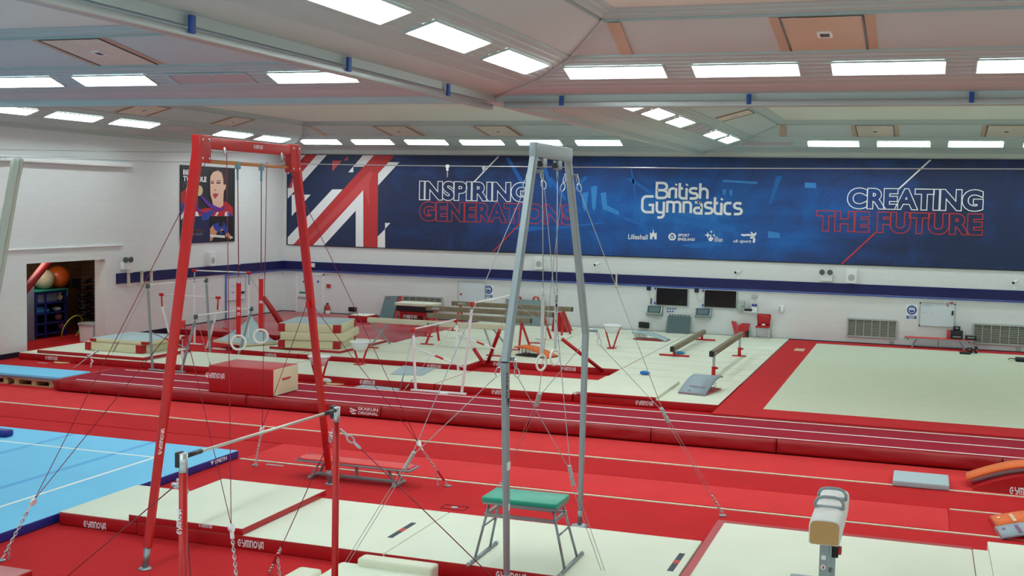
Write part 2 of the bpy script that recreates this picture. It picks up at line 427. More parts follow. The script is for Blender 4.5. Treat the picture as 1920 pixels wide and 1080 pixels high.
# the lamps of the same kind that are out of the photograph
def out_lamp(side, cof, a, ln):
    q = facequad(side, cof, a, a+ln, 1.42, 1.86, -.03); c = sum(q, V())/4
    ld = bpy.data.lights.new('lamp', 'AREA'); ld.shape = 'RECTANGLE'; ld.size = ln*.96; ld.size_y = .44; ld.energy = LIGHT*math.pi*ln*.96*.44; ld.color = LCOL
    o = bpy.data.objects.new('lamp', ld); C.objects.link(o); o.location = c
    if side in ('left', 'right'): o.rotation_euler = (0, 0, math.pi/2)
for cof, side, sts, ln in ((0, 'near', range(-23, -10, 2), 1.75), (1, 'near', range(-5, 8, 2), 1.75), (2, 'near', range(-23, -10, 2), 1.75), (3, 'near', range(-5, 8, 2), 1.75),
                           (0, 'left', range(1, 19, 3), 2.1), (0, 'right', range(1, 19, 3), 2.1), (1, 'left', (1, 4, 7.5), 2.1), (1, 'right', range(1, 19, 3), 2.1),
                           (2, 'right', range(24, 41, 3), 2.1), (3, 'right', range(24, 41, 3), 2.1), (0, 'far', (-23, -20.9), 1.75), (1, 'far', (3, 5.2), 1.75), (3, 'far', (5.3,), 1.75)):
    for s in sts: out_lamp(side, cof, s, ln)
# hatches with taped edges on the sloping boards
def hatch(side, cof, a0, a1, label, wide=True, tan=True):
    dB = 3.98 if side in ('far', 'near') else 3.18
    q = facequad(side, cof, a0, a1, 2.28, dB, -.012); c = sum(q, V())/4
    t = T('ceiling_hatch', label, 'hatch', c, 'access hatches in the sloping ceiling')
    P('board', MB().poly(q, (0, 0, .01)), mat('tan hatch board', (206, 184, 158), .6, noise=.05, nscale=2) if tan else mat('pale hatch board', (214, 204, 186), .6, noise=.06, nscale=4), t)
    g = MB(); dz = V((0, 0, -.004))
    g.bar(q[1]+dz, q[2]+dz, .03, .01); g.bar(q[3]+dz, q[0]+dz, .03, .01); g.bar(q[2]+dz, q[3]+dz, .03, .01); P('gap', g, BLACK, t)
    ex = .12
    for s0, s1 in ((a0-ex-.04, a0-.02), (a1+.02, a1+ex+.04)):
        P('tape', MB().poly(facequad(side, cof, s0, s1, 2.26, dB, -.008), (0, 0, .004)), TAPE, t)
    u = (q[1]-q[0]).normalized(); v = (q[3]-q[0]).normalized(); n = u.cross(v)
    if n.z > 0: n = -n
    k = c+n*.01
    P('vent', bars4(MB(), [k-u*.09-v*.11, k+u*.09-v*.11, k+u*.09+v*.11, k-u*.09+v*.11], .04, .03), WHITE, t)
    P('vent_slot', MB().poly([k-u*.08-v*.1, k+u*.08-v*.1, k+u*.08+v*.1, k-u*.08+v*.1], n*.008), BLACK, t)
def xat(px, py, Y): return PY(px, py, Y).x
hatch('far', 1, -2.1, -.95, 'large tan access hatch in the sloping ceiling at top right')
hatch('far', 3, xat(1606, 247, 41), xat(1676, 247, 41), 'small access hatch above the red slogan end of the banner', tan=False)
hatch('far', 3, xat(1850, 247, 41), xat(1925, 247, 41), 'small access hatch at the right edge above the banner', tan=False)
hatch('far', 2, xat(718, 247, 41), xat(775, 247, 41), 'small access hatch above the flag half of the banner', tan=False)
hatch('far', 2, xat(903, 247, 41), xat(962, 247, 41), 'small access hatch above the first slogan word of the banner', tan=False)
hatch('far', 0, -15.2, -13.9, 'pinkish access hatch in the upper left ceiling', tan=False)
hatch('left', 2, PX(235, 210, -23).y, PX(290, 210, -23).y, 'pale access hatch, left one of two above the left wall', tan=False)
hatch('left', 2, PX(412, 230, -23).y, PX(450, 230, -23).y, 'pale access hatch above the red frame near the corner', tan=False)
hatch('left', 3, 28.3, 29.5, 'pale access hatch in the sloping board beyond the beam crossing, nearer one', tan=False)
hatch('left', 3, 33.6, 34.8, 'pale access hatch in the sloping board beyond the beam crossing, farther one', tan=False)
hatch('left', 1, 10.6, 11.8, 'pale access hatch at the top centre beside the bright panels', tan=False)
# hip battens and tape at the coffer corners
for cof, sx in ((1, 0), (3, 0), (2, 0)):
    x0, x1, y0, y1 = COF[cof]; pts = []
    for dx, dy, z in prof()[1:]:
        if z < 7.75: pts.append(V((x0+dx, y1-dy, z-.012)))
    ST('trim_%d' % (6+cof), MB().tube(pts, .025, 6), CEIL)
    q = [V((x0+3.3, y1-4.0, 7.69)), V((x0+3.5, y1-4.0, 7.69)), V((x0+3.3, y1-2.3, 7.43)), V((x0+3.1, y1-2.3, 7.43))]
    S('corner_tape', ['', 'brown tape strip on the near ceiling corner right of the long light row', 'brown tape strip at the ceiling corner above the red frame', 'brown tape strip on the far ceiling corner at centre right'][cof], 'tape', MB().poly([p-V((0, 0, .006)) for p in q], (0, 0, .003)), TAPE)
# lifting rails hung under the near beams
t = T('ceiling_rail', 'galvanised steel track rail under the beam running from top left', 'rail', (CB_X+.12, 12, 6.72))
P('rail', MB().box(CB_X+.0, CB_X+.16, 2.0, CB_Y-.35, 6.70, 6.80, .02), RAILM, t)
for y in (6.2, 11.4, 15.2, 18.9): P('bracket', MB().box(CB_X+.16, CB_X+.2, y-.05, y+.05, 6.75, 6.95, .005), SIGNB, t)
t = T('ceiling_rail', 'galvanised steel track rail under the beam across the hall at right', 'rail', (0, CB_Y-.1, 6.72))
P('rail', MB().box(CB_X+.3, XR-.1, CB_Y-.18, CB_Y-.02, 6.74, 6.852, .015), RAILM, t)
for px in (1052, 1404, 1822):
    x = xat(px, 184, CB_Y-.2); P('bracket', MB().box(x-.04, x+.04, CB_Y-.2, CB_Y-.17, 6.78, 6.96, .005), SIGNB, t)

# ================================================================== THE BANNER ON THE BACK WALL
def bannermat():
    M = bpy.data.materials.new('printed blue arena'); M.use_nodes = True
    nt = M.node_tree; b = nt.nodes['Principled BSDF']; b.inputs['Roughness'].default_value = .6
    tc = nt.nodes.new('ShaderNodeTexCoord')
    def N(t, **k):
        n = nt.nodes.new(t)
        for a, v_ in k.items(): n.inputs[a].default_value = v_
        return n
    mp = N('ShaderNodeMapping'); mp.inputs['Scale'].default_value = (.1, 1, .33); mp.inputs['Location'].default_value = (-.13, 0, -.55)
    nt.links.new(tc.outputs['Object'], mp.inputs[0])
    gr = nt.nodes.new('ShaderNodeTexGradient'); gr.gradient_type = 'SPHERICAL'; nt.links.new(mp.outputs[0], gr.inputs[0])
    n1 = N('ShaderNodeTexNoise', Scale=.55, Detail=8, Roughness=.7, Distortion=1.2); nt.links.new(tc.outputs['Object'], n1.inputs['Vector'])
    mp2 = N('ShaderNodeMapping'); mp2.inputs['Rotation'].default_value = (0, .7, 0); mp2.inputs['Scale'].default_value = (.25, 1, 2.2)
    nt.links.new(tc.outputs['Object'], mp2.inputs[0])
    n2 = N('ShaderNodeTexNoise', Scale=.8, Detail=3, Roughness=.5); nt.links.new(mp2.outputs[0], n2.inputs['Vector'])
    m1 = nt.nodes.new('ShaderNodeMath'); m1.operation = 'MULTIPLY_ADD'; nt.links.new(n1.outputs['Fac'], m1.inputs[0]); m1.inputs[1].default_value = .9; m1.inputs[2].default_value = -.42
    m2 = nt.nodes.new('ShaderNodeMath'); m2.operation = 'MULTIPLY_ADD'; nt.links.new(gr.outputs['Fac'], m2.inputs[0]); m2.inputs[1].default_value = .75; nt.links.new(m1.outputs[0], m2.inputs[2])
    m3 = nt.nodes.new('ShaderNodeMath'); m3.operation = 'MULTIPLY_ADD'; nt.links.new(n2.outputs['Fac'], m3.inputs[0]); m3.inputs[1].default_value = .5; m3.inputs[2].default_value = -.22
    m4 = nt.nodes.new('ShaderNodeMath'); m4.operation = 'ADD'; nt.links.new(m2.outputs[0], m4.inputs[0]); nt.links.new(m3.outputs[0], m4.inputs[1])
    r = nt.nodes.new('ShaderNodeValToRGB'); e = r.color_ramp.elements
    e[0].position = .06; e[0].color = rgb((27, 42, 82)); e[1].position = .95; e[1].color = rgb((40, 130, 210))
    k = e.new(.35); k.color = rgb((28, 66, 130)); k = e.new(.6); k.color = rgb((12, 92, 172))
    nt.links.new(m4.outputs[0], r.inputs[0]); nt.links.new(r.outputs[0], b.inputs['Base Color'])
    return M
bx0, bx1, bz0, bz1 = -25.4, 5.0, 2.99, 6.78
YP = YB-.035
t = T('banner', 'very wide blue printed banner with flag motif and slogans on the back wall', 'banner', ((bx0+bx1)/2, YB, bz0))
P('panel', MB().box(bx0, bx1, YB-.03, YB-.012, bz0, bz1), bannermat(), t)
P('edge', bars4(MB(), [V((bx0, YB-.03, bz0)), V((bx1, YB-.03, bz0)), V((bx1, YB-.03, bz1)), V((bx0, YB-.03, bz1))], .03, .03), BLACK, t)
def zb(p): q = PY(520+p[0]/4, 280+p[1]/4, YP); q.z = min(max(q.z, bz0+.01), bz1-.01); q.x = max(q.x, bx0+.01); return q
def plate(name, mt, *polys, lay=0):
    mb = MB()
    for pl in polys: mb.poly([zb(p)+V((0, -.002*lay, 0)) for p in pl], (0, .004, 0))
    return P(name, mb, mt, t)
plate('flag_field', PRINTN, [(78, 40), (880, 40), (800, 740), (78, 716)])
plate('white_stripe', PRINTW, [(412, 300), (490, 300), (120, 716), (78, 714), (78, 660)], [(645, 305), (645, 735), (588, 733), (588, 460), (348, 722), (268, 719)],
      [(835, 95), (915, 97), (756, 270), (756, 182)], [(642, 42), (725, 42), (648, 130), (570, 130), (570, 172), (532, 172)],
      [(78, 42), (212, 42), (78, 190)], [(296, 42), (372, 42), (78, 370), (78, 290)], [(108, 340), (250, 340), (108, 500)],
      [(808, 552), (848, 552), (808, 598)], [(808, 598), (808, 740), (752, 739), (752, 655)], lay=1)
plate('red_stripe', PRINTR, [(725, 42), (880, 42), (756, 180), (752, 739), (645, 736), (645, 305), (268, 720), (120, 717)],
      [(212, 42), (296, 42), (112, 255), (112, 285), (80, 295), (118, 200)], lay=2)
plate('light_red_stripe', PRINTR2, [(690, 170), (720, 170), (690, 250), (690, 440), (648, 300), (230, 700), (190, 700)], [(413, 85), (485, 85), (413, 165)], [(530, 48), (530, 84), (498, 84)], lay=3)
PB1, PB2 = mat('print blue beam', (22, 104, 186), .6), mat('print blue pennant', (52, 136, 208), .6)
def streak(mt, *polys):
    for pl in polys: P('printed_light', MB().poly([PY(x, y, YP+.0005) for x, y in pl], (0, .002, 0)), mt, t)
streak(PB1, [(948, 296), (955, 296), (985, 345), (978, 348)], [(1012, 300), (1020, 300), (1036, 350), (1030, 352)], [(1028, 335), (1034, 332), (1062, 372), (1058, 376)], [(1062, 372), (1066, 376), (1102, 332), (1096, 330)],
       [(1182, 316), (1185, 316), (1198, 400), (1195, 400)], [(1175, 336), (1182, 333), (1232, 366), (1226, 368)], [(1262, 403), (1290, 405), (1380, 426), (1378, 437), (1320, 428), (1276, 412)], [(1162, 408), (1175, 408), (1212, 422), (1206, 425)],
       [(950, 428), (1000, 424), (1030, 428), (990, 434)], [(1040, 425), (1130, 416), (1132, 419), (1042, 430)], [(1275, 459), (1330, 452), (1358, 460), (1300, 466)], [(1455, 330), (1467, 330), (1446, 382), (1442, 382)])
streak(PB2, [(1091, 362), (1103, 360), (1100, 390), (1096, 396), (1092, 386)], [(1108, 350), (1120, 348), (1117, 388), (1114, 396), (1110, 388)], [(1126, 362), (1136, 360), (1138, 384), (1160, 396), (1161, 404), (1130, 392)],
       [(1354, 355), (1362, 355), (1360, 366), (1356, 366)], [(1367, 356), (1374, 356), (1372, 368), (1368, 366)], [(1355, 337), (1420, 341), (1420, 345), (1355, 341)], [(1509, 342), (1530, 343), (1530, 353), (1509, 352)], [(1440, 433), (1462, 437), (1462, 446), (1440, 446)])
def slogan(name, s, bl, tr, mt, **k):
    a, c = PY(*bl, YP-.004), PY(*tr, YP-.004)
    return P(name, text(MB(), s, a, UX, UZ, c.x-a.x, c.z-a.z, **k), mt, t, k.pop('lab', None))
OL = dict(bold=.055, outline=.016)
slogan('slogan_lettering', 'INSPIRING', (785.5, 375.5), (993, 341.5), PRINTW, **OL)
slogan('slogan_lettering', 'GENERATIONS', (785.5, 414.7), (1077, 383), PRINTR, **OL)
slogan('slogan_lettering', 'CREATING', (1587, 392), (1845.5, 355), PRINTW, **OL)
slogan('slogan_lettering', 'THE FUTURE', (1529, 434), (1844.5, 401), PRINTR, **OL)
# rounded strokes of the association's name
NAMEM = MB()
def word(s, bl, tr, hx):
    a, c = PY(*bl, YP-.006), PY(*tr, YP-.006); x = 0; W = .15
    D = {'B': ([[(0, 0), (0, 1), (.38, 1)]+arc(.38, .76, .24, 90, -90, 6)+[(.02, .52)], [(.36, .52)]+arc(.4, .26, .26, 90, -90, 6)+[(0, 0)]], .78),
         'r': ([[(0, 0), (0, .62)], [(0, .45)]+arc(.2, .45, .2, 180, 75, 5)+[(.32, .66)]], .4),
         'i': ([[(0, 0), (0, .68)], [(-.02, .86), (.03, .95)]], .22),
         't': ([[(0, 1.02), (0, .2)]+arc(.2, .2, .2, 180, 270, 4)+[(.42, 0), (.42, .68)], [(0, .62), (.2, .68)], [(.4, .86), (.46, .95)]], .62),
         's': ([[(.42, .6), (.36, .68), (.14, .68)]+arc(.15, .52, .15, 110, 250, 5)+[(.3, .33)]+arc(.3, .18, .17, 80, -90, 5)+[(.0, .0)]], .62),
         'h': ([[(0, 0), (0, 1.02)], [(0, .45)]+arc(.22, .45, .22, 180, 0, 6)+[(.44, 0)]], .66),
         'G': ([[(.72, 1), (.3, 1)]+arc(.28, .72, .28, 90, 180, 5)+[(0, .28)]+arc(.28, .28, .28, 180, 270, 5)+[(.7, 0), (.7, .46), (.42, .46)]], .95),
         'y': ([[(0, .68), (0, .2)]+arc(.2, .2, .2, 180, 270, 4)+[(.46, .0)], [(.46, .68), (.46, -.12)]+arc(.26, -.12, .2, 0, -90, 4)+[(.05, -.32)]], .68),
         'm': ([[(0, 0), (0, .66), (.2, .68)]+arc(.24, .5, .18, 90, 0, 5)+[(.42, 0)], [(.42, .64), (.62, .68)]+arc(.66, .5, .18, 90, 0, 5)+[(.84, 0)]], 1.06),
         'n': ([[(0, 0), (0, .66), (.24, .68)]+arc(.26, .48, .2, 90, 0, 5)+[(.46, 0)]], .68),
         'a': ([[(.04, .68), (.3, .68)]+arc(.28, .5, .18, 90, 0, 4)+[(.46, 0), (.16, 0)]+arc(.16, .17, .17, 270, 90, 6)+[(.46, .36)]], .68),
         'c': ([[(.42, .68), (.2, .68)]+arc(.2, .48, .2, 90, 180, 4)+arc(.2, .2, .2, 180, 270, 4)+[(.42, 0)]], .6)}
    tot = sum(D[ch][1] for ch in s)-.16; k = (c.x-a.x)/tot
    for ch in s:
        st, wd = D[ch]
        for q in st: a = a+V((0, -.0004, 0)); NAMEM.ribbon([(p[0]*k+x*k, p[1]*hx) for p in q], .095, a, UX, UZ)
        x += wd
zB = PY(1229.5, 371.5, YP).z; 
word('Britsh', (1231, 371), (1329, 345), (PY(1231, 343.5, YP).z-zB))
zG = PY(1204, 398, YP).z
word('Gymnastcs', (1204, 397.5), (1391, 372), (PY(1204, 368.5, YP).z-zG))
P('association_name', NAMEM, PRINTW, t)
def lp(px, py): return PY(1160+px/6.857, 410+py/6.857, YP-.004)
mb = MB()
def ltext(s, x0, y0, x1, y1, **k):
    a, c = lp(x0, y1), lp(x1, y0); text(mb, s, a, UX, UZ, c.x-a.x, (lp(x0, y0)-a).z, **k)
ltext('Lilleshall', 122, 200, 374, 263)
lpoly = lambda pts: mb.face([lp(*p) for p in pts])
lpoly([(403, 265), (403, 180), (415, 180), (415, 192), (428, 192), (428, 180), (440, 180), (440, 150), (446, 138), (452, 150), (452, 180), (463, 180), (463, 192), (476, 192), (476, 180), (488, 180), (488, 265), (460, 267), (458, 240), (446, 226), (434, 240), (432, 265)])
for a0, a1 in ((62, 118), (122, 262), (-82, 58)):
    mb.ribbon([(p[0], -p[1]) for p in [(x, -y) for x, y in arc(0, 0, .115, a0, a1, 10)]], .06, lp(688, 232), UX, UZ)
mb.ribbon([(-.07, .04), (0, -.02), (0, -.13)], .03, lp(688, 232), UX, UZ); mb.ribbon([(.07, .04), (0, -.02)], .03, lp(688, 232), UX, UZ)
ltext('SPORT', 760, 193, 915, 228, bold=.03, shear=.2); ltext('ENGLAND', 758, 244, 982, 280, bold=.03, shear=.2)
for cx, cy, r in ((1145, 212, 42), (1190, 168, 20), (1226, 214, 20)):
    lpoly([(cx+(r if k % 2 == 0 else r*.36)*math.cos(k*math.pi/4), cy+(r if k % 2 == 0 else r*.36)*math.sin(k*math.pi/4)) for k in range(8)])
lpoly([(1150, 262), (1172, 240), (1180, 205), (1192, 205), (1190, 238), (1212, 240), (1216, 262), (1196, 288), (1168, 292)])
ltext('THE', 1230, 232, 1274, 250, bold=.03); ltext('NATIONAL', 1230, 255, 1345, 274, bold=.03); ltext('LOTTERY', 1228, 278, 1336, 297, bold=.03)
ltext('uk sport', 1473, 265, 1706, 316, shear=.2)
for st, wd in (([(1578, 205), (1610, 214), (1660, 208), (1700, 212), (1732, 222)], .07), ([(1704, 172), (1716, 192), (1738, 206)], .06), ([(1768, 182), (1752, 202), (1740, 224)], .06),
               ([(1690, 246), (1722, 244), (1738, 226)], .06), ([(1728, 240), (1742, 262), (1740, 290), (1732, 308)], .08)):
    o = lp(1578, 205); mb.ribbon([((lp(*p)-o).x, (lp(*p)-o).z) for p in st], wd, o, UX, UZ)
P('partner_logos', mb, PRINTW, t)
for p0, p1, mt in (((935, 293), (889, 341), PRINTW), ((976, 418), (924, 472.5), PRINTR), ((1745, 299.5), (1685, 354.5), PRINTW), ((1642, 436), (1578, 495), PRINTR)):
    o = PY(*p0, YP-.003); e = PY(*p1, YP-.003)
    P('accent_line', MB().ribbon([(0, 0), ((e-o).x, (e-o).z)], .05, o, UX, UZ), mt, t)

# ================================================================== POSTER ON THE LEFT WALL
XP = XL+.045
def pq(p, lay=0): return PX(320+p[0]/5.686, 290+p[1]/5.686, XP+.002*lay)
p0, p1 = PX(337, 309, XL), PX(438.4, 452.4, XL)
t = T('poster', 'dark sports poster of a woman holding up a medal, on the left wall', 'poster', (XL, (p0.y+p1.y)/2, p1.z))
P('panel', MB().box(XL+.012, XL+.04, p0.y, p1.y, p1.z, p0.z), mat('poster dark', (34, 34, 42), .5), t)
def pp(name, col, *polys, lay=1):
    for pl in polys: P(name, MB().poly([pq(p, lay) for p in pl], (-.002, 0, 0)), mat('poster '+str(col), col, .55), t)
pp('printed_ground', (30, 36, 84), [(108, 655), (420, 655), (410, 930), (108, 938)])
pp('printed_jacket', (190, 38, 44), [(108, 410), (150, 372), (190, 400), (300, 575), (330, 580), (420, 565), (470, 520), (590, 500), (660, 560), (664, 655), (108, 655)], lay=2)
pp('printed_jacket_blue', (44, 74, 168), [(108, 515), (190, 530), (150, 590), (108, 640)], [(575, 655), (600, 600), (640, 625), (660, 655)], [(330, 640), (430, 590), (480, 600), (400, 690), (330, 700)], lay=3)
pp('printed_jacket_white', (226, 230, 232), [(108, 650), (150, 590), (190, 585), (120, 690), (108, 695)], [(258, 655), (262, 610), (285, 605), (305, 655)], [(470, 650), (495, 612), (515, 612), (490, 655)], [(575, 655), (580, 615), (612, 600), (615, 655)], lay=4)
pp('printed_hair', (66, 46, 42), [(418, 260), (420, 205), (450, 165), (500, 148), (545, 160), (580, 200), (590, 250), (594, 320), (575, 380), (540, 420), (430, 330)], lay=5)
pp('printed_face', (226, 184, 160), [(420, 300), (424, 230), (455, 185), (505, 170), (545, 195), (560, 260), (563, 320), (590, 318), (588, 355), (566, 390), (562, 470), (560, 540), (520, 572), (450, 530), (440, 480), (424, 430)], lay=6)
pp('printed_features', (84, 52, 50), [(428, 296), (460, 290), (462, 306), (430, 312)], [(488, 296), (530, 290), (532, 308), (490, 312)], [(425, 280), (462, 274), (462, 280), (426, 288)], [(488, 278), (535, 272), (536, 279), (489, 286)], [(462, 372), (490, 374), (478, 384)], lay=7)
pp('printed_lips', (176, 70, 74), [(448, 420), (475, 412), (512, 418), (500, 440), (475, 470), (455, 450)], lay=7)
pp('printed_ribbon', (96, 44, 150), [(310, 440), (340, 440), (420, 520), (540, 575), (575, 545), (575, 580), (520, 605), (430, 575), (360, 510)], [(270, 470), (290, 450), (290, 560), (340, 615), (420, 610), (410, 630), (330, 630), (278, 590)], lay=7)
pp('printed_hand', (222, 178, 150), [(162, 360), (190, 320), (230, 310), (240, 440), (190, 430), (165, 400)], lay=7)
pp('printed_medal', (214, 190, 140), [(300+48*math.cos(k*.4)*.9, 383+58*math.sin(k*.4)) for k in range(16)], lay=8)
pp('printed_gymnast_scene', (14, 14, 18), [(418, 657), (664, 657), (664, 918), (418, 928)], lay=5)
pp('printed_gymnast_skin', (214, 150, 110), [(420, 790), (450, 750), (500, 790), (495, 830), (430, 925), (420, 920)], [(520, 790), (555, 780), (565, 800), (540, 815)], [(585, 835), (610, 825), (655, 880), (640, 905), (620, 890), (590, 870)], lay=6)
pp('printed_leotard', (36, 64, 160), [(445, 745), (500, 725), (570, 720), (600, 780), (608, 830), (585, 845), (560, 790), (520, 800), (560, 840), (545, 850), (470, 800)], lay=7)
pp('printed_gymnast_hair', (24, 20, 22), [(512, 735), (530, 715), (556, 720), (562, 750), (540, 770), (518, 765)], lay=8)
pp('printed_bar', (226, 228, 230), [(420, 850), (580, 862), (580, 888), (420, 875)], [(630, 872), (662, 874), (662, 890), (632, 890)], lay=7)
def ptext(s, x0, y0, x1, y1, mt, **k):
    a = pq((x0, y1), 9); c = pq((x1, y0), 9)
    P('poster_lettering', text(MB(), s, a, UY, UZ, c.y-a.y, pq((x0, y0), 9).z-a.z, **k), mt, t)
ptext('BETH', 132, 158, 268, 212, PRINTW, bold=.04); ptext('TWEDDLE', 132, 224, 382, 282, PRINTW, bold=.04)
ptext('MBE', 132, 288, 242, 340, mat('grey print', (130, 132, 138)), outline=.012)
ptext('BRONZE MEDAL', 132, 798, 358, 826, mat('bronze print', (120, 84, 66)), bold=.02); ptext('UNEVEN BARS', 132, 834, 344, 868, mat('silver print', (124, 126, 134)), bold=.02)

# ================================================================== WALL FITTINGS
def wq(px0, py0, px1, py1): a, c = PY(px0, py0, YB), PY(px1, py1, YB); return a.x, c.x, c.z, a.z
def grille(px0, py0, px1, py1, n, label):
    x0, x1, z0, z1 = wq(px0, py0, px1, py1)
    if x1 > XR: x1 = XR-.1
    t = T('vent_grille', label, 'vent', ((x0+x1)/2, YB, z0), 'grey wall vents')
    P('backing', MB().box(x0, x1, YB-.02, YB, z0, z1), mat('vent dark', (72, 80, 72), .8), t)
    P('frame', bars4(MB(), [V((x0, YB-.05, z0)), V((x1, YB-.05, z0)), V((x1, YB-.05, z1)), V((x0, YB-.05, z1))], .05, .05), GREYP, t)
    b = MB(); k = 11
    for i in range(k):
        z = z0+(z1-z0)*(i+.5)/k; b.poly([(x0, YB-.05, z-.02), (x1, YB-.05, z-.02), (x1, YB-.02, z+.012), (x0, YB-.02, z+.012)], (0, 0, .006))
    P('louvres', b, mat('louvre grey', (150, 154, 142), .5), t)
    b = MB()
    for i in range(1, n): x = x0+(x1-x0)*i/n; b.box(x-.014, x+.014, YB-.065, YB-.03, z0, z1)
    P('mullions', b, GREYP, t)
grille(757, 555, 829, 579, 6, 'grey louvred wall vent behind the brown beams at left')
grille(1590, 597, 1680, 634, 6, 'grey louvred wall vent beside the blue safety sign at right')
grille(1826, 607, 1925, 648, 6, 'grey louvred wall vent at the right edge of the photo')
def board(px0, py0, px1, py1, label, fr, extra=None):
    x0, x1, z0, z1 = wq(px0, py0, px1, py1)
    t = T('whiteboard', label, 'whiteboard', ((x0+x1)/2, YB, z0))
    P('writing_surface', MB().box(x0, x1, YB-.025, YB, z0, z1), SHEET, t)
    P('frame', bars4(MB(), [V((x0, YB-.025, z0)), V((x1, YB-.025, z0)), V((x1, YB-.025, z1)), V((x0, YB-.025, z1))], .03, .03), fr, t)
    return t, x0, x1, z0, z1
t, x0, x1, z0, z1 = board(1725.5, 567.5, 1789, 613.5, 'whiteboard with faint writing on the back wall at right', GREYP)
b = MB()
for i, (fx, fz, ln) in enumerate(((.06, .9, .7), (.06, .83, .55), (.06, .7, .3), (.06, .56, .55))):
    for k in range(int(ln*14)):
        if random.random() < .8: xx = x0+(x1-x0)*(fx+k*.05); zz = z0+(z1-z0)*fz; b.ribbon([(0, 0), (.02, .025), (.035, -.005), (.05, .02)], .006, V((xx, YB-.029, zz)), UX, UZ)
P('handwriting', b, mat('faint marker', (140, 160, 180)), t)
P('corner_cap', MB().box(x0-.02, x0+.03, YB-.045, YB-.02, z1-.03, z1+.02).box(x1-.03, x1+.02, YB-.045, YB-.02, z1-.03, z1+.02).box(x0-.02, x0+.03, YB-.045, YB-.02, z0-.02, z0+.03).box(x1-.03, x1+.02, YB-.045, YB-.02, z0-.02, z0+.03), INK, t)
mq = PY(1784, 571, YB-.03)
P('magnet_figure', MB().ribbon([(-.12, .06), (-.14, -.02), (-.1, -.08)], .04, mq, UX, UZ).ribbon([(-.06, .05), (.06, .06)], .05, mq, UX, UZ), PRINTR, t)
eq = PY(1786, 587, YB-.03); P('eraser', MB().box(eq.x-.03, eq.x+.03, YB-.06, YB-.025, eq.z-.08, eq.z+.08, .008), INK, t)
t, x0, x1, z0, z1 = board(860, 527, 909.5, 570, 'plain white board with a small red mark behind the beams', GREYP)
q = PY(864, 552, YB-.03); P('red_mark', MB().box(q.x-.05, q.x+.05, YB-.03, YB-.024, q.z-.03, q.z+.04), PRINTR, t)
def whitebd_left():
    a, c = PX(423.5, 521, XL), PX(459, 560, XL)
    t = T('whiteboard', 'small whiteboard with a drawn smiley on the left wall by the corner', 'whiteboard', (XL, (a.y+c.y)/2, c.z))
    P('writing_surface', MB().box(XL, XL+.025, a.y, c.y, c.z, a.z), mat('board white', (222, 226, 234), .35), t)
    P('frame', bars4(MB(), [V((XL+.03, a.y, c.z)), V((XL+.03, c.y, c.z)), V((XL+.03, c.y, a.z)), V((XL+.03, a.y, a.z))], .035, .03), GREYP, t)
    o = PX(437, 545, XL+.03); P('drawn_smiley', MB().ribbon(arc(0, .02, .12, 200, 340, 8), .025, o, UY, UZ).ribbon([(-.07, .16), (-.07, .21)], .025, o, UY, UZ).ribbon([(.07, .16), (.07, .21)], .025, o, UY, UZ), mat('blue ink', (70, 76, 120)), t)
    o = PX(455, 548, XL+.03); P('eraser', MB().box(XL+.025, XL+.06, o.y-.1, o.y+.1, o.z-.04, o.z+.04), INK, t)
whitebd_left()
def sign(px, py, label, w=.19):
    c = PY(px, py, YB)
    t = T('safety_sign', label, 'sign', (c.x, YB, c.z-.2), 'blue safety signs')
    P('plate', MB().box(c.x-w, c.x+w, YB-.012, YB, c.z-.28, c.z+.26), WHITE, t)
    cz = c.z+.07
    P('disc', MB().tube([(c.x, YB-.016, cz), (c.x, YB-.012, cz)], .165, 24), SIGNB, t)
    P('pictogram', MB().ribbon(arc(0, 0, .1, 0, 360, 12), .02, V((c.x, YB-.018, cz)), UX, UZ).ribbon([(-.08, .03), (.08, .03)], .05, V((c.x, YB-.018, cz)), UX, UZ), WHITE, t)
    P('caption_panel', MB().box(c.x-.17, c.x+.17, YB-.016, YB-.01, c.z-.24, c.z-.13), SIGNB, t)
    P('caption_lines', MB().ribbon([(-.12, .02), (.12, .02)], .02, V((c.x, YB-.018, c.z-.185)), UX, UZ).ribbon([(-.09, -.025), (.09, -.025)], .02, V((c.x, YB-.018, c.z-.185)), UX, UZ), WHITE, t)
sign(1709.5, 585, 'blue round safety sign left of the right whiteboard'); sign(916, 546.5, 'blue round safety sign right of the plain white board')
# screens, kiosks
def tv(px0, py0, px1, py1, label):
    x0, x1, z0, z1 = wq(px0, py0, px1, py1)
    t = T('television', label, 'screen', ((x0+x1)/2, YB, z0), 'dark wall screens')
    P('body', MB().box(x0, x1, YB-.09, YB-.005, z0, z1, .01), GREYP, t)
    P('panel', MB().box(x0+.03, x1-.035, YB-.096, YB-.085, z0+.03, z1-.025), SCREEN, t)
    b = MB()
    for zz in (z0+.08, z1-.06): b.box(x0-.07, x0, YB-.07, YB-.03, zz-.04, zz+.04, .005)
    P('clip', b, SIGNB, t)
    b = MB(); sx = x0-.29; sz = z1-.06; b.box(sx-.08, sx+.08, YB-.06, YB, sz-.08, sz+.08, .01); P('socket', b, BLACK, t)
    P('cable', MB().tube([(sx+.02, YB-.02, sz-.08), (sx+.02, YB-.02, sz-.3), (sx+.1, YB-.02, sz-.42), (sx+.22, YB-.02, sz-.38), (x0, YB-.02, sz-.2)], .008, 5), GREYP, t)
tv(1231, 538, 1291, 575, 'left dark wall screen beside the cable sockets, above the grey jigsaw mat')
tv(1321, 542, 1382, 579, 'right dark wall screen beside the grey cabinet')
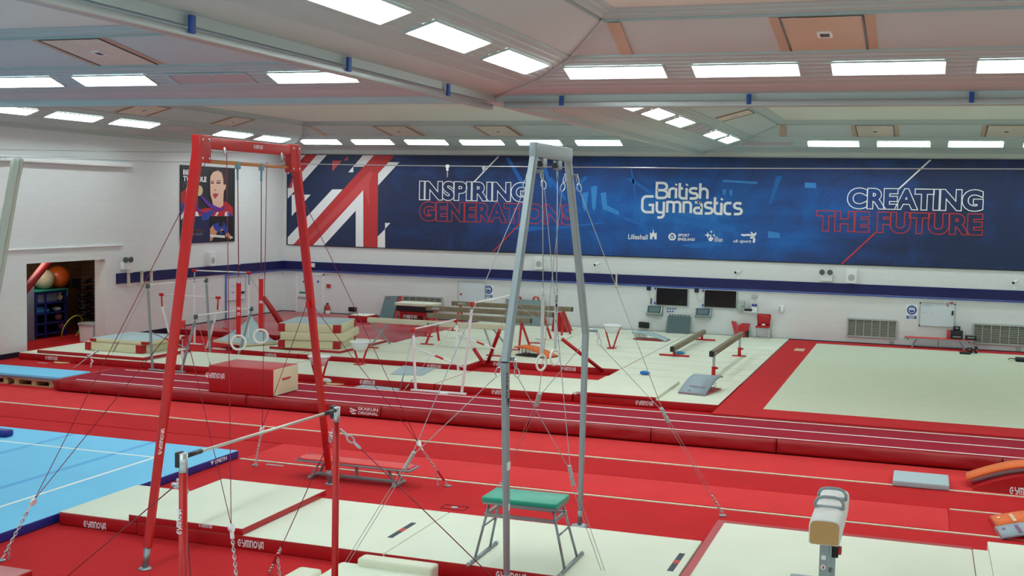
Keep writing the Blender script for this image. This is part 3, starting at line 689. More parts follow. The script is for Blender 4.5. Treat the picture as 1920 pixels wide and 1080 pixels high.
def kiosk(px0, py0, px1, py1, label):
    x0, x1, z0, z1 = wq(px0, py0, px1, py1); h = z1-z0
    t = T('touch_terminal', label, 'terminal', ((x0+x1)/2, YB, z0), 'grey metal touch terminals')
    q = [(YB, z0), (YB-.26, z0+.02), (YB-.30, z0+h*.34), (YB-.12, z1), (YB, z1)]
    P('housing', MB().poly([(x0, y, z) for y, z in q], (x1-x0, 0, 0)), STEEL, t)
    a, bb = V((0, YB-.30, z0+h*.34)), V((0, YB-.12, z1)); d = bb-a; n = V((0, -d.z, d.y)).normalized()
    f = lambda x, k, o: V((x, 0, 0))+a+d*k+n*o
    P('bezel', MB().poly([f(x0+.05, .06, .002), f(x1-.05, .06, .002), f(x1-.05, .94, .002), f(x0+.05, .94, .002)], n*.006), SCREEN, t); bz = ROOTLAST[0]
    P('display', MB().poly([f(x0+.08, .12, .01), f(x1-.08, .12, .01), f(x1-.08, .86, .01), f(x0+.08, .86, .01)], n*.002), mat('grey green display', (96, 120, 122), .15), bz)
kiosk(1215, 572, 1243, 593, 'left grey touch terminal under the left wall screen'); kiosk(1305, 577, 1334, 597, 'right grey touch terminal between the jigsaw mat and the cabinet')
x0, x1, z0, z1 = wq(1384, 563, 1397, 583)
t = T('steel_cabinet', 'grey metal cabinet with a lock right of the wall screens', 'cabinet', ((x0+x1)/2, YB, z0))
P('body', MB().box(x0, x1, YB-.22, YB, z0, z1, .01), GREYP, t); P('door', MB().box(x0+.015, x1-.015, YB-.235, YB-.22, z0+.02, z1-.02, .005), mat('cabinet door', (164, 180, 174), .5), t); cdoor = ROOTLAST[0]
P('lock', MB().tube([(x1-.06, YB-.25, (z0+z1)/2), (x1-.06, YB-.235, (z0+z1)/2)], .02, 10), BLACK, cdoor)
x0, x1, z0, z1 = wq(1397, 582.5, 1419, 584.5)
S('bottle_shelf', 'small white shelf holding bottles right of the grey cabinet', 'shelf', MB().box(x0, x1, YB-.26, YB, z0-.01, z1).box(x1-.012, x1, YB-.02, YB, z1, z1+.55), WHITE)
for px, lab in ((1411.5, 'left spray bottle with a blue cap on the small white shelf'), (1417, 'right spray bottle with a blue cap on the small white shelf')):
    c = PY(px, 583, YB-.12); c.z = z1; t = T('bottle', lab, 'bottle', c, 'bottles on the wall shelf')
    P('body', MB().lathe(c, [(.0, 0), (.045, .0), (.05, .03), (.05, .14), (.02, .19)], 12), WHITE, t); P('cap', MB().lathe(c, [(.0, .18), (.03, .18), (.045, .2), (.045, .27), (0, .28)], 12), mat('blue cap', (40, 50, 150), .4), t)
c = PY(1403, 583, YB-.13); t = T('router', 'black router with an aerial on the small white shelf', 'router', (c.x, c.y, z1))
P('body', MB().box(c.x-.12, c.x+.14, c.y-.07, c.y+.07, z1, z1+.09, .01), BLACK, t); P('aerial', MB().tube([(c.x, c.y, z1+.08), (c.x, c.y, z1+.42)], .012, 6), GREYP, t)
c = PY(1415, 555, YB); S('junction_box', 'grey wall socket box above the bottle shelf', 'socket', MB().box(c.x-.1, c.x+.1, YB-.09, YB, c.z-.09, c.z+.06, .02), GREYP)
c = PY(1464.5, 579, YB); t = T('dispenser', 'small white and grey hand gel dispenser alone on the back wall', 'dispenser', (c.x, YB, c.z-.12))
P('case', MB().box(c.x-.09, c.x+.1, YB-.08, YB, c.z-.12, c.z+.13, .02), WHITE, t); P('window', MB().box(c.x-.07, c.x-.02, YB-.085, YB-.06, c.z-.1, c.z+.1, .005), GREYP, t)
c = PY(1221, 565, YB); S('handset', 'thin black strip fixed above the left touch terminal', 'handset', MB().box(c.x-.02, c.x+.02, YB-.03, YB, c.z-.11, c.z+.12, .006), BLACK)
b = MB()
for i in range(4):
    for j in range(2):
        if (i, j) == (3, 1): continue
        c = PY(1252+i*4.8, 579+j*5, YB); b.box(c.x-.035, c.x+.035, YB-.006, YB, c.z-.03, c.z+.03)
S('notice_tags', 'small row of blue and white paper tags above the jigsaw mat', 'notices', b, mat('tag blue', (96, 110, 170)))
for px, py, w_, nm, lab in ((1204, 608, .12, 'ring_socket', 'black round socket on the back wall left of the jigsaw mat'), (1213.5, 609, .09, 'power_socket', 'small dark socket right beside the round black one')):
    c = PY(px, py, YB); S(nm, lab, 'socket', MB().box(c.x-w_, c.x+w_, YB-.1, YB, c.z-.13, c.z+.1, .03), BLACK)
c = PY(662, 580, YB); S('power_socket', 'dark twin socket on the back wall right of the extinguisher', 'socket', MB().box(c.x-.18, c.x+.18, YB-.1, YB, c.z-.08, c.z+.1, .03), BLACK)
for px, py, lab in ((1672, 643, 'small grey wall plate under the vent beside the wall bench'), (1909, 655, 'small grey wall plate under the far right vent')):
    c = PY(px, py, YB); S('blank_plate', lab, 'wall plate', MB().box(c.x-.08, c.x+.08, YB-.02, YB, c.z-.07, c.z+.07, .005), GREYP, 'grey wall plates')
def floodlight(c, n, u, label):
    n, u = V(n), V(u); t = T('emergency_light', label, 'light', c, 'twin head emergency lights')
    R = Matrix((u, -n, UZ)).transposed()
    P('case', MB().box(c.x-.22, c.x+.22, c.y-.06, c.y+.06, c.z-.2, c.z+.06, .015, rot=None) if n.y else MB().box(c.x-.06, c.x+.06, c.y-.22, c.y+.22, c.z-.2, c.z+.06, .015), WHITE, t)
    for s in (-1, 1):
        h = c+u*(.14*s)+UZ*.13+n*.08
        P('lamp_head', MB().tube([h-n*.03, h+n*.05], .085, 12, r2=.1), mat('dark lamp glass', (84, 92, 90), .3), t)
floodlight(PY(1549, 517, YB-.07), -UY, UX, 'twin emergency light under the banner at right'); floodlight(PX(236, 494, XL+.07), UX, UY, 'twin emergency light on the left wall right of the store opening')
def speaker(c, n, u, label):
    t = T('loudspeaker', label, 'speaker', c, 'white wall speakers'); n, u = V(n), V(u)
    f = lambda a, d, z: V(c)+u*a+n*d+UZ*z
    P('case', MB().poly([f(-.18, 0, -.26), f(.18, 0, -.26), f(.18, .0, .26), f(-.18, .0, .26)], n*.2), WHITE, t)
    P('cone', MB().tube([f(0, .2, -.06), f(0, .21, -.06)], .12, 18), GREYP, t)
    P('lead', MB().tube([f(-.16, .01, -.26), f(-.16, .01, -.7)], .015, 6), WHITE, t)
speaker(PY(1597, 517, YB), -UY, UX, 'white wall speaker below the banner right of the emergency light')
speaker(PY(1013, 492, YB), -UY, UX, 'white wall speaker seen between the legs of the grey frame')
speaker(PX(391, 485, XL), UX, UY, 'white wall speaker on the left wall below the poster')
def camera_(c, n, label):
    n = V(n); t = T('security_camera', label, 'camera', c, 'small wall cameras')
    P('mount', MB().tube([c, c+n*.12], .02, 8).box(c.x-.05, c.x+.05, c.y-.02, c.y+.02, c.z-.32, c.z-.2, .01), WHITE, t)
    P('barrel', MB().tube([c+n*.05+UZ*.02+UX*.08, c+n*.2-UZ*.05-UX*.06], .05, 12), WHITE, t); P('lens', MB().tube([c+n*.2-UZ*.05-UX*.06, c+n*.22-UZ*.055-UX*.07], .045, 12), BLACK, t)
for px, py, lab in ((1121, 494, 'small wall camera right of the grey frame'), (1384, 508, 'small wall camera below the association name'), (1903, 527, 'small wall camera near the right edge')):
    camera_(PY(px, py, YB), -UY, lab)
camera_(PX(443, 494, XL), UX, 'small dark wall camera on the left wall near the corner')
def bracket(px, label, side):
    if side == 'b':
        c = PY(px, 524, YB); c.z = BZ0; b = MB().box(c.x-.06, c.x+.06, YB-.2, YB-.05, BZ1, BZ1+.05).box(c.x-.03, c.x+.03, YB-.12, YB-.05, BZ0-.05, BZ1).box(c.x-.1, c.x+.1, YB-.14, YB-.05, BZ0-.08, BZ0-.05)
    else:
        y = PX(px, 520, XL).y; b = MB().box(XL+.05, XL+.2, y-.09, y+.09, BZ1, BZ1+.05).box(XL+.05, XL+.12, y-.04, y+.04, BZ0-.05, BZ1).box(XL+.05, XL+.2, y-.1, y+.1, BZ0-.08, BZ0-.05)
    S('anchor_bracket', label, 'bracket', b, mat('cream bracket', (214, 208, 188), .6), 'white brackets on the navy band')
bracket(1157, 'white bracket across the navy band right of the grey frame', 'b')
for px, lab in ((237, 'white bracket at the left end of the navy band'), (262, 'middle white bracket on the navy band left of the red frame'), (280, 'white bracket on the navy band nearest the red frame')): bracket(px, lab, 'l')
# door in the far corner
x0, x1, z0, z1 = wq(557, 512, 607, 592); x0 = max(x0, XL+.15)
ST('door_1', MB().box(x0+.05, (x0+x1)/2-.005, YB-.05, YB, .02, z1-.05).box((x0+x1)/2+.005, x1-.05, YB-.05, YB, .02, z1-.05), mat('door white', (226, 230, 232), .5))
ST('trim_9', MB().box(x0-.02, x0+.05, YB-.07, YB, 0, z1).box(x1-.05, x1+.02, YB-.07, YB, 0, z1).box(x0-.02, x1+.02, YB-.07, YB, z1-.05, z1+.03), WHITE)
zc = (z1)*.45
S('panic_bar', 'white push bar on the corner exit door', 'door bar', MB().box(x0+.1, (x0+x1)/2-.05, YB-.12, YB-.05, zc-.03, zc+.03, .01), GREYP)
S('door_sign', 'green strip sign on the corner exit door', 'sign', MB().box(x0+.15, x0+.55, YB-.055, YB-.05, zc+.14, zc+.22), mat('green sign', (40, 140, 90)))
for px, lab in ((571, 'left blue round door sign on the corner exit door'), (597.5, 'right blue round door sign on the corner exit door')):
    c = PY(px, 528, YB); S('door_disc', lab, 'sign', MB().tube([(c.x, YB-.056, c.z), (c.x, YB-.05, c.z)], .05, 14), SIGNB)
c = PY(585, 515, YB-.05); S('exit_sign', 'small white lit box above the corner door on the navy band', 'sign', MB().box(c.x-.14, c.x+.14, YB-.1, YB-.05, BZ1-.22, BZ1-.05, .005), WHITE)
c = PY(616.5, 536, YB); S('alarm_point', 'small red alarm call point right of the corner door', 'alarm', MB().box(c.x-.09, c.x+.09, YB-.05, YB, c.z-.08, c.z+.08, .01), PRINTR)
c = PY(614.5, 580, YB-.1); t = T('fire_extinguisher', 'red fire extinguisher on the back wall by the corner door', 'extinguisher', (c.x, c.y, c.z-.35))
P('cylinder', MB().lathe((c.x, c.y, c.z-.35), [(0, 0), (.09, 0), (.1, .02), (.1, .42), (.05, .52), (.03, .56)], 16), REDP, t); P('valve', MB().box(c.x-.05, c.x+.03, c.y-.03, c.y+.03, c.z+.2, c.z+.27, .01), BLACK, t)
P('label_patch', MB().lathe((c.x, c.y, c.z-.35), [(.101, .12), (.102, .13), (.102, .3), (.101, .31)], 16), WHITE, t); P('hose', MB().tube([(c.x-.05, c.y, c.z+.22), (c.x-.13, c.y, c.z+.12), (c.x-.13, c.y, c.z-.2)], .015, 6), BLACK, t)
# projection screen case, hanging cables and the tied back curtain
t = T('screen_case', 'long white screen case high on the left wall at upper left', 'screen case', (XL, 30, 5.8))
P('case', MB().box(XL+.03, XL+.2, 24, 33.85, 5.86, 6.02, .03), WHITE, t); P('end_cap', MB().box(XL+.02, XL+.21, 33.84, 33.9, 5.85, 6.03, .01), WHITE, t)
cy = 26.0
a, m_, c = PY(-60, 292, cy), PY(760, 310.5, cy), PY(1990, 317, cy)
t = T('overhead_cable', 'long thin steel cable strung across the hall in front of the banner', 'cable', (a.x, cy, a.z))
P('cable', MB().tube([a, PY(300, 303, cy), m_, PY(1300, 315.5, cy), c], .012, 6), ROPE, t)
for px, py in ((839, 312), (907.5, 314.5)):
    q = PY(px, py, cy); P('pulley', MB().tube([q-UY*.02, q+UY*.02], .045, 14).box(q.x-.02, q.x+.02, cy-.03, cy+.03, q.z-.1, q.z), WHITE if px < 900 else CHROME, t)
q = PY(839, 316, cy); P('chain', MB().chain(q-UZ*.05, q-UZ*.2, .05, .007), CHROME, t)
a, c = PX(-40, 280, XL+.3), PX(500, 286, XL+.3)
S('upper_cable', 'thin cable high along the left wall above the screen case', 'cable', MB().tube([a, (a+c)/2-UZ*.02, c], .012, 6), ROPE)
t = T('curtain', 'pale gathered curtain hanging from the overhead cable at the left edge', 'curtain', PY(-10, 500, cy))
rings = []
for (px0, px1, py) in ((24, 42, 298), (22, 42, 310), (18, 36, 335), (12, 30, 370), (5, 24, 405), (-3, 17, 445), (-12, 10, 490), (-24, 2, 530), (-40, -10, 600), (-46, -14, 660), (-48, -16, 698)):
    n = 28; ring = []
    a, c = PY(px0, py, cy), PY(px1, py, cy); mid = (a+c)/2; w_ = (c.x-a.x)/2
    for k in range(n):
        th = 2*math.pi*k/n; rr = 1+.22*math.sin(th*7); ring.append(mid+V((w_*math.cos(th)*rr/1.15, .12*math.sin(th)*rr, 0)))
    rings.append(ring)
P('drape', MB().loft(rings), mat('curtain net', (188, 200, 184), .9), t)
b = MB()
for px in (2, 10, 28, 33, 38): q = PY(px, 296, cy); b.tube([q+V((.03*math.cos(k), 0, .03*math.sin(k))) for k in [i*math.pi/4 for i in range(8)]], .006, 5, closed=True)
P('hook_ring', b, STEEL, t)

# ================================================================== FLOOR COVERINGS AND MATS
def slab(x0, x1, y0, y1, z0, z1, label, top=CREAM, side=RED, bev=.02, name='landing_mat', cat='mat', group=None, xs=False):
    return S(name, label, cat, MB().box(x0, x1, y0, y1, z0, z1, bev, top=1, xs=xs), [side, top], group)
def front_logo(parent, px, py, Y, h, name='lettering', z=None):     # wordmark on a face looking at -Y; px,py = its lower left
    o = PY(px, py, Y-.006); u = UX*.58
    if z is not None: o.z = z
    return P(name, gym(MB(), o, u, UZ, h), PRINTW, parent, 'white wordmark')
CA, CB_ = red_carpet('carpet strip light', (214, 58, 60)), red_carpet('carpet strip dark', (190, 36, 40))
for x0, x1, y0, y1, mt, lab in ((XL+.1, 9.5, 22.32, 24.05, CA, 'lighter red carpet strip along the foot of the long tumbling track'),
                                (XL+.1, 9.5, 20.82, 22.16, CB_, 'darker red carpet strip between the two cream floor lines, far half'),
                                (-12.0, .57, 19.36, 20.80, CA, 'lighter red carpet strip behind the red bench, ending near the right boards')):
    S('carpet_strip', lab, 'carpet', MB().box(x0, x1, y0, y1, 0, .012, .004), mt, 'red carpet runs across the hall')
for x0, x1, y, wd, lab in ((XL+.1, 9.5, 22.24, .06, 'cream floor line farther from the camera, running the full hall width'), (-12.05, 9.5, 19.27, .055, 'cream floor line just behind the red bench'),
                           (.6, 2.9, 20.80, .045, 'short cream floor line beside the orange boards at right')):
    S('floor_line', lab, 'floor line', MB().box(x0, x1, y-wd/2, y+wd/2, 0, .016).box(x0, x1, y+wd/2, y+wd/2+.03, 0, .004), mat('cream line', (222, 214, 190), .8))
# blue floor at left
t = S('sprung_floor', 'big sky blue sprung floor with white boundary lines at the left', 'sprung floor', MB().box(XL+.1, -12.12, 6, 19.33, 0, .15, .02, top=1), [BLUEV, BLUEF])
b = MB(); z = .1535
b.box(-13.18, -13.12, 6.5, 18.19, z-.003, z).box(XL+1, -13.18, 18.13, 18.19, z-.003, z); P('boundary_line', b, WHITET, t)
b = MB()
for x in (-14.0, -15.9, -17.9, -19.9, -21.9): b.box(x-.06, x+.06, 6.5, 19.3, .1485, .1512)
P('roll_seam', b, BLUED, t)
o = V((-12.115, 16.7, .035)); P('lettering', spieth(MB(), V((-12.112, PX(403, 867, -12.112).y, .05)), UY*1.25, UZ, .075), PRINTW, t)
c = G(-6, 812, .2); S('foam_roll', 'blue foam block lying on the sky blue floor at the left edge', 'foam block', MB().box(c.x-.35, c.x+.32, c.y-.12, c.y+.12, .15, .29, .05), BLUEV)
# front row of cream landing mats
FY = 14.28
ma = slab(-12.05, -10.66, FY, 16.15, 0, .2, 'cream landing mat with red edges against the corner of the blue floor', bev=.03)
front_logo(ma, 157, 988, FY, .10)
mb_ = slab(-10.64, -6.695, FY-.02, 16.6, 0, .2, 'long cream landing mat under the red rings frame, red front edge', bev=.016, xs=True)
front_logo(mb_, 446, 1024, FY-.02, .105)
mc = slab(-6.68, -2.80, FY-.02, 16.6, 0, .2, 'long cream landing mat under the green topped stool', bev=.016, xs=True)
front_logo(mc, 930, 1085, FY-.02, .105)
md = slab(-10.78, -8.87, 14.25, 16.72, .2, .3, 'thin square cream mat lying on top of the front mats by the red frame', bev=.012)
front_logo(md, 373, 988, 14.25, .055)
for px, lab, par in ((738, 'dark strip with a red centre', mb_), (1252, 'dark strip with a red centre near the pommel mat', mc)):
    cx = G(px+16, 994 if px < 900 else 1054, .2); dx = .0
    P('grip_strip', MB().box(cx.x-.04, cx.x+.04, cx.y-.42, cx.y+.42, .2, .204), mat('strip grey', (52, 66, 78), .7), par)
    P('grip_patch', MB().box(cx.x-.041, cx.x+.041, cx.y-.08, cx.y+.08, .2, .206), PRINTR, par)
me_ = slab(-2.77, .84, 12.2, 17.82, 0, .2, 'large cream mat around the pommel horse with a red border', bev=.03)
P('border', MB().box(-2.77, -2.66, 12.2, 17.82, .196, .204).box(-2.66, .84, 17.7, 17.82, .196, .204), RED, me_)
slab(.843, 1.057, 12.2, 17.75, 0, .195, 'narrow cream infill strip between the two right front mats', bev=.008, xs=True)
slab(1.06, 4.6, 12.2, 18.2, 0, .21, 'cream landing mat in the bottom right corner', bev=.012, xs=True)
# cream base pad with raised rims at bottom centre
t = T('rim_mat', 'cream padded mat with raised rims at the bottom centre', 'mat', (-6.5, 12.9, 0))
P('pad', MB().box(-7.05, -5.72, 11.6, 13.75, 0, .2, .04), CREAM, t)
P('rim', MB().box(-6.78, -5.72, 13.64, 13.88, .0, .30, .04), mat('pale cream vinyl', (224, 226, 202), .5), t)
P('rim', MB().box(-7.36, -7.04, 11.6, 13.2, 0, .26, .05), mat('pale cream vinyl', (224, 226, 202), .5), t)
slab(-12.06, -10.62, 9.6, 12.1, 0, .12, 'red vinyl mat just entering the bottom left corner', mat('red vinyl painted sheen', (178, 62, 70), .28, bump=.25, bscale=6), RED, .02, 'vinyl_mat')  # pinkish base colour carries the sheen of reflected light

# tumbling track
t = T('tumbling_track', 'long red padded tumbling track with a crimson carpet top across the hall', 'tumbling track', (-5, 25.5, 0))
P('base', MB().box(-20.3, 9.5, 24.2, 26.26, .02, .27), REDD, t)
random.seed(8)
TX = [-20.35, -14.9, -11.4, -7.9, -5.2, -2.62, 1.6, 5.6, 9.5]
for x0, x1 in zip(TX, TX[1:]):
    b = MB(); n = int((x1-x0)/.12); rings = []
    fold = [(random.uniform(x0, x1), random.uniform(.1, .3), random.uniform(-.02, .03), random.uniform(-.9, .9)) for k in range(7)]
    for i in range(n+1):
        x = x0+.008+(x1-x0-.016)*i/n
        def off(z): return sum(a*math.exp(-((x-c+k*(z-.15))/w_)**2) for c, w_, a, k in fold)
        prof_ = [(24.2, .29), (24.12, .305), (24.07, .29), (24.055+off(.22)*.7, .22), (24.05+off(.15), .15), (24.05+off(.08), .08), (24.07, .03), (24.2, .03)]
        rings.append([V((x, y, z)) for y, z in prof_])
    b.loft(rings); P('side_pad', b, REDD, t)
P('end_pad', MB().box(-20.42, -20.3, 24.05, 26.3, .03, .30, .04), REDD, t)
P('top_carpet', MB().box(-20.3, 9.5, 24.19, 26.3, .27, .305, .012), TRACK, t)
b = MB()
for y in (24.26, 25.22, 26.18): P('track_line', MB().box(-19.9, 9.5, y-.03, y+.03, .303, .309), WHITET, t)
o = PY(671, 777, 23.985); o.z = .12; lt = MB(); text(lt, 'SKAKUN', o+UZ*.075, UX, UZ, .5, .07, .02); text(lt, 'ORIGINAL', o-UZ*.02, UX, UZ, .5, .07, .02)
lt.ribbon([(-.2, .1), (-.06, .06), (-.2, .03)], .04, o, UX, UZ).ribbon([(-.16, -.01), (-.05, -.01)], .03, o, UX, UZ); P('lettering', lt, PRINTW, t)
# blue run on pallets at its left end
t = T('dismount_run', 'sky blue topped run raised on pallets left of the tumbling track', 'run', (-23, 25, 0))
P('top', MB().box(XL+.1, -20.5, 24.42, 25.56, .22, .30, .02), BLUEF, t); P('board', MB().box(XL+.1, -20.55, 24.44, 25.54, .17, .22), STEEL, t)
for i, x in enumerate((-25.0, -23.55, -22.1)):
    p = T('pallet', ['wooden pallet under the blue run at the left edge', 'middle wooden pallet under the blue run', 'wooden pallet under the blue run nearest the tumbling track'][i], 'pallet', (x+.6, 25, 0), 'pallets under the blue run')
    b = MB()
    for k in range(3): b.box(x+.05+.55*k, x+.2+.55*k, 24.5, 25.5, .02, .14)
    P('block_row', b, WOOD, p); b = MB()
    for k in range(5): b.box(x, x+1.3, 24.46+.22*k, 24.58+.22*k, .14, .17)
    P('deck_boards', b, WOOD, p); P('bottom_boards', MB().box(x, x+1.3, 24.46, 24.56, 0, .02).box(x, x+1.3, 25.4, 25.5, 0, .02), WOOD, p)
# foam block on the track
t = S('foam_block', 'big red foam block with a cream end standing on the tumbling track', 'foam block', MB().box(-15.95, -14.2, 24.1, 25.28, .309, .95, .025), [RED])
P('cream_end', MB().box(-14.215, -14.19, 24.12, 25.26, .32, .94, .008), CREAMV, t); P('handle', MB().box(-14.19, -14.16, 24.5, 24.86, .66, .70, .01), PRINTR, t)
front_logo(t, 386, 708, 24.1, .13)

# ------------------------------------------------------------------ mats of the bars area
BY = 28.3
names = ['cream mat with red front beside the store opening, leftmost of the bars row', 'cream mat with red front under the grey uneven bars', 'cream mat with red front behind the foam block',
         'cream mat with red front below the white uneven bars']
for (x0, x1), lab in zip(((-25.3, -20.95), (-20.93, -17.0), (-16.98, -11.9), (-11.88, -8.16)), names):
    q = slab(x0, x1, BY, 30.95, 0, .2, lab, bev=.02)
    for px, py in ((85, 669), (235, 683), (675, 718), (922, 739)):
        X = PY(px, py, BY).x
        if x0 < X < x1-.6: front_logo(q, px, py, BY, .11, z=.05)
q = slab(-8.14, -4.5, 28.36, 32.4, 0, .2, 'cream mat with red front at the right end of the bars row', bev=.02); front_logo(q, 1192, 755, 28.36, .11, z=.05)
q = slab(-8.05, -6.02, 28.32, 31.3, .2, .28, 'thick cream cover mat over the right end of the bars row', bev=.015, top=CREAM, xs=True); front_logo(q, 1073, 737, 28.32, .06, z=.215)
ov = slab(-24.75, -21.0, 28.45, 30.75, .2, .3, 'thin cream mat with red edge under the left stack of crash mats', bev=.012); front_logo(ov, 163, 666, 28.45, .05, z=.225)
# platform behind
pl = slab(-17.95, -12.46, 31.95, 35.98, 0, .2, 'cream platform mat with red front behind the chalk bowl', bev=.02); front_logo(pl, 801, 687, 31.95, .11, z=.05)
pl = slab(-12.44, -8.16, 33.3, 36.0, 0, .2, 'cream platform mat with red front holding the orange springboard', bev=.02); front_logo(pl, 925, 685, 33.3, .11, z=.05); front_logo(pl, 1053, 696, 33.3, .11, z=.05)
S('pit_edge', 'red padded side of the sunken bay by the white uneven bars', 'pad', MB().box(-12.455, -12.41, 31.97, 33.28, 0, .2, .01), RED)
pf = 'cream beam area mat '
for x0, x1, y0, y1, lab in ((-16.6, -12.46, 36.02, 40, 'under the three brown beams'), (-16.6, -12.46, 40.02, YB-.1, 'beside the back wall under the plain white board'), (-12.44, -8.16, 36.02, 40, 'holding the far chalk bowl'),
                            (-12.44, -8.16, 40.02, YB-.1, 'below the leaning grey board'), (-8.14, -4.5, 32.42, 36.3, 'under the near end of the high brown beam'), (-8.14, -4.5, 36.32, 40.2, 'under the low brown beam'), (-8.14, -4.5, 40.22, YB-.1, 'in front of the red chair')):
    q = slab(x0, x1, y0, y1, 0, .2, pf+lab, CREAM, mat('mat seam grey', (170, 176, 160), .9), .01)
    for k in (1, 2): P('seam', MB().box(x0+.02, x1-.02, y0+(y1-y0)*k/3-.012, y0+(y1-y0)*k/3+.012, .1995, .2015), MATS['mat seam grey'], q)
rn = ['near left', 'near right', 'far left', 'far right']
for i, (x0, x1, y0, y1) in enumerate(((-25.4, -21.0, 36.0, 39.8), (-20.98, -16.62, 36.0, 39.8), (-25.4, -21.0, 39.82, 43.9), (-20.98, -16.62, 39.82, 43.9))):
    slab(x0, x1, y0, y1, 0, .2, 'glossy red vinyl mat in the far left corner, %s of four' % rn[i], mat('red vinyl painted sheen', (178, 62, 70), .28, bump=.25, bscale=6), REDD, .03, 'vinyl_mat')  # reflected sheen on these mats is painted in as a paler red
# base and two stacks of crash mats
bs = slab(-20.3, -17.97, 31.95, 35.6, 0, .2, 'cream mat with red front at the left end of the platform', bev=.02); front_logo(bs, 497, 657, 31.95, .10, z=.05)
slab(-19.35, -16.85, 32.6, 35.9, .2, .28, 'red edged base mat under the right stack of crash mats', bev=.012)
def crash(cx, cy, sx, sy, z0, z1, rot, label, top, corners=True, group='crash mats'):
    t = T('crash_mat', label, 'mat', (cx, cy, z0), group); R = Matrix.Rotation(math.radians(rot), 3, 'Z')
    P('body', MB().box(cx-sx/2, cx+sx/2, cy-sy/2, cy+sy/2, z0, z1, .03, rot=R), CREAMV, t)
    b = MB(); b.box(cx-sx/2+.02, cx+sx/2-.02, cy-sy/2+.02, cy+sy/2-.02, z1-.012, z1+.004, .003, rot=R); P('top_sheet', b, top, t)
    if corners:
        for a, c in ((-1, -1), (1, -1), (1, 1)):
            o = R @ V((a*(sx/2-.1), c*(sy/2-.1), 0)); b = MB()
            b.box(cx+o.x-.11, cx+o.x+.11, cy+o.y-.11, cy+o.y+.11, z0+.01, z1-.012, .01, rot=R); P('corner_patch', b, RED, t)
    return t
q = crash(-22.5, 30.05, 2.0, 2.0, .3, .56, 0, 'thick cream crash mat with red corners, lower of the left stack', CREAMV)
crash(-22.3, 29.98, 2.0, 1.9, .565, .68, 0, 'pale blue topped crash mat on the left stack', GREYB)
crash(-18.2, 33.65, 1.95, 2.1, .28, .54, 13, 'cream crash mat with red corners at the bottom of the right stack', CREAMV)
crash(-18.1, 33.65, 2.05, 2.2, .545, .78, 15, 'plain cream crash mat in the middle of the right stack', CREAMV, False)
crash(-18.2, 33.65, 1.95, 2.1, .785, 1.06, 13, 'pale blue topped crash mat on top of the right stack', GREYB)
# curved pale mat leaning up at the middle
b = MB(); a = G(399, 637, .29); r_ = G(521, 641, .29); nr = G(462, 645, .29); tp = PY(472, 592, 35.3)
n = 10; rows = []
for i in range(n+1):
    u_ = i/n; row_ = []
    for j in range(n+1):
        v_ = j/n
        p = nr*(1-u_)*(1-v_)+a*u_*(1-v_)+r_*(1-u_)*v_+tp*u_*v_
        p.z = .285+(tp.z-.285)*(u_*v_)**1.8; row_.append(p)
    rows.append(row_)
vs = [[b.bm.verts.new(p) for p in rw] for rw in rows]; vb = [[b.bm.verts.new(p-V((0, 0, .07))) for p in rw] for rw in rows]
for i in range(n):
    for j in range(n):
        f = b.bm.faces.new((vs[i][j], vs[i+1][j], vs[i+1][j+1], vs[i][j+1])); f.smooth = True; f.material_index = 1
        b.bm.faces.new((vb[i][j], vb[i][j+1], vb[i+1][j+1], vb[i+1][j]))
    for A, B in (((i, 0), (i+1, 0)), ((i+1, n), (i, n)), ((0, i+1), (0, i)), ((n, i), (n, i+1))):
        b.bm.faces.new((vs[A[0]][A[1]], vb[A[0]][A[1]], vb[B[0]][B[1]], vs[B[0]][B[1]]))
S('bent_mat', 'pale blue mat with one corner bent up behind the hanging red rings', 'mat', b, [CREAMV, GREYB])
# flat pale mats
def flat(pts, z0, z1, label, mt=GREYB):
    P0 = [G(x, y, z1) for x, y in pts]; return S('flat_mat', label, 'mat', MB().poly(P0, (0, 0, z0-z1)), mt, 'thin pale mats')
flat([(732, 701), (756, 685), (815, 690), (791, 703)], .2, .225, 'thin pale mat lying on the bars row left of the white uneven bars')
flat([(659, 727), (681, 720.5), (750, 728), (745, 732)], .0, .03, 'thin pale mat on the floor below the white uneven bars')
# floor exercise area
t = T('floor_area', 'large cream floor area with a wide red border at right', 'floor area', (2, 35, 0))
P('base', MB().box(-4.46, 9.6, 27.2, 43.9, 0, .17, .02), RED, t)
P('border', MB().box(-4.46, 9.6, 27.2, 43.9, .17, .2, .015), red_carpet('border carpet', (198, 48, 52)), t); P('field', MB().box(-3.42, 9.6, 28.25, 43.05, .195, .204), mat('cream carpet', (206, 214, 190), .9, noise=.02, bump=.06, bscale=200, spec=.2), t)
q = G(1499, 656, .2); P('patch', MB().box(q.x-.16, q.x+.16, q.y-.35, q.y+.35, .199, .207), mat('tan patch', (214, 180, 150)), t)

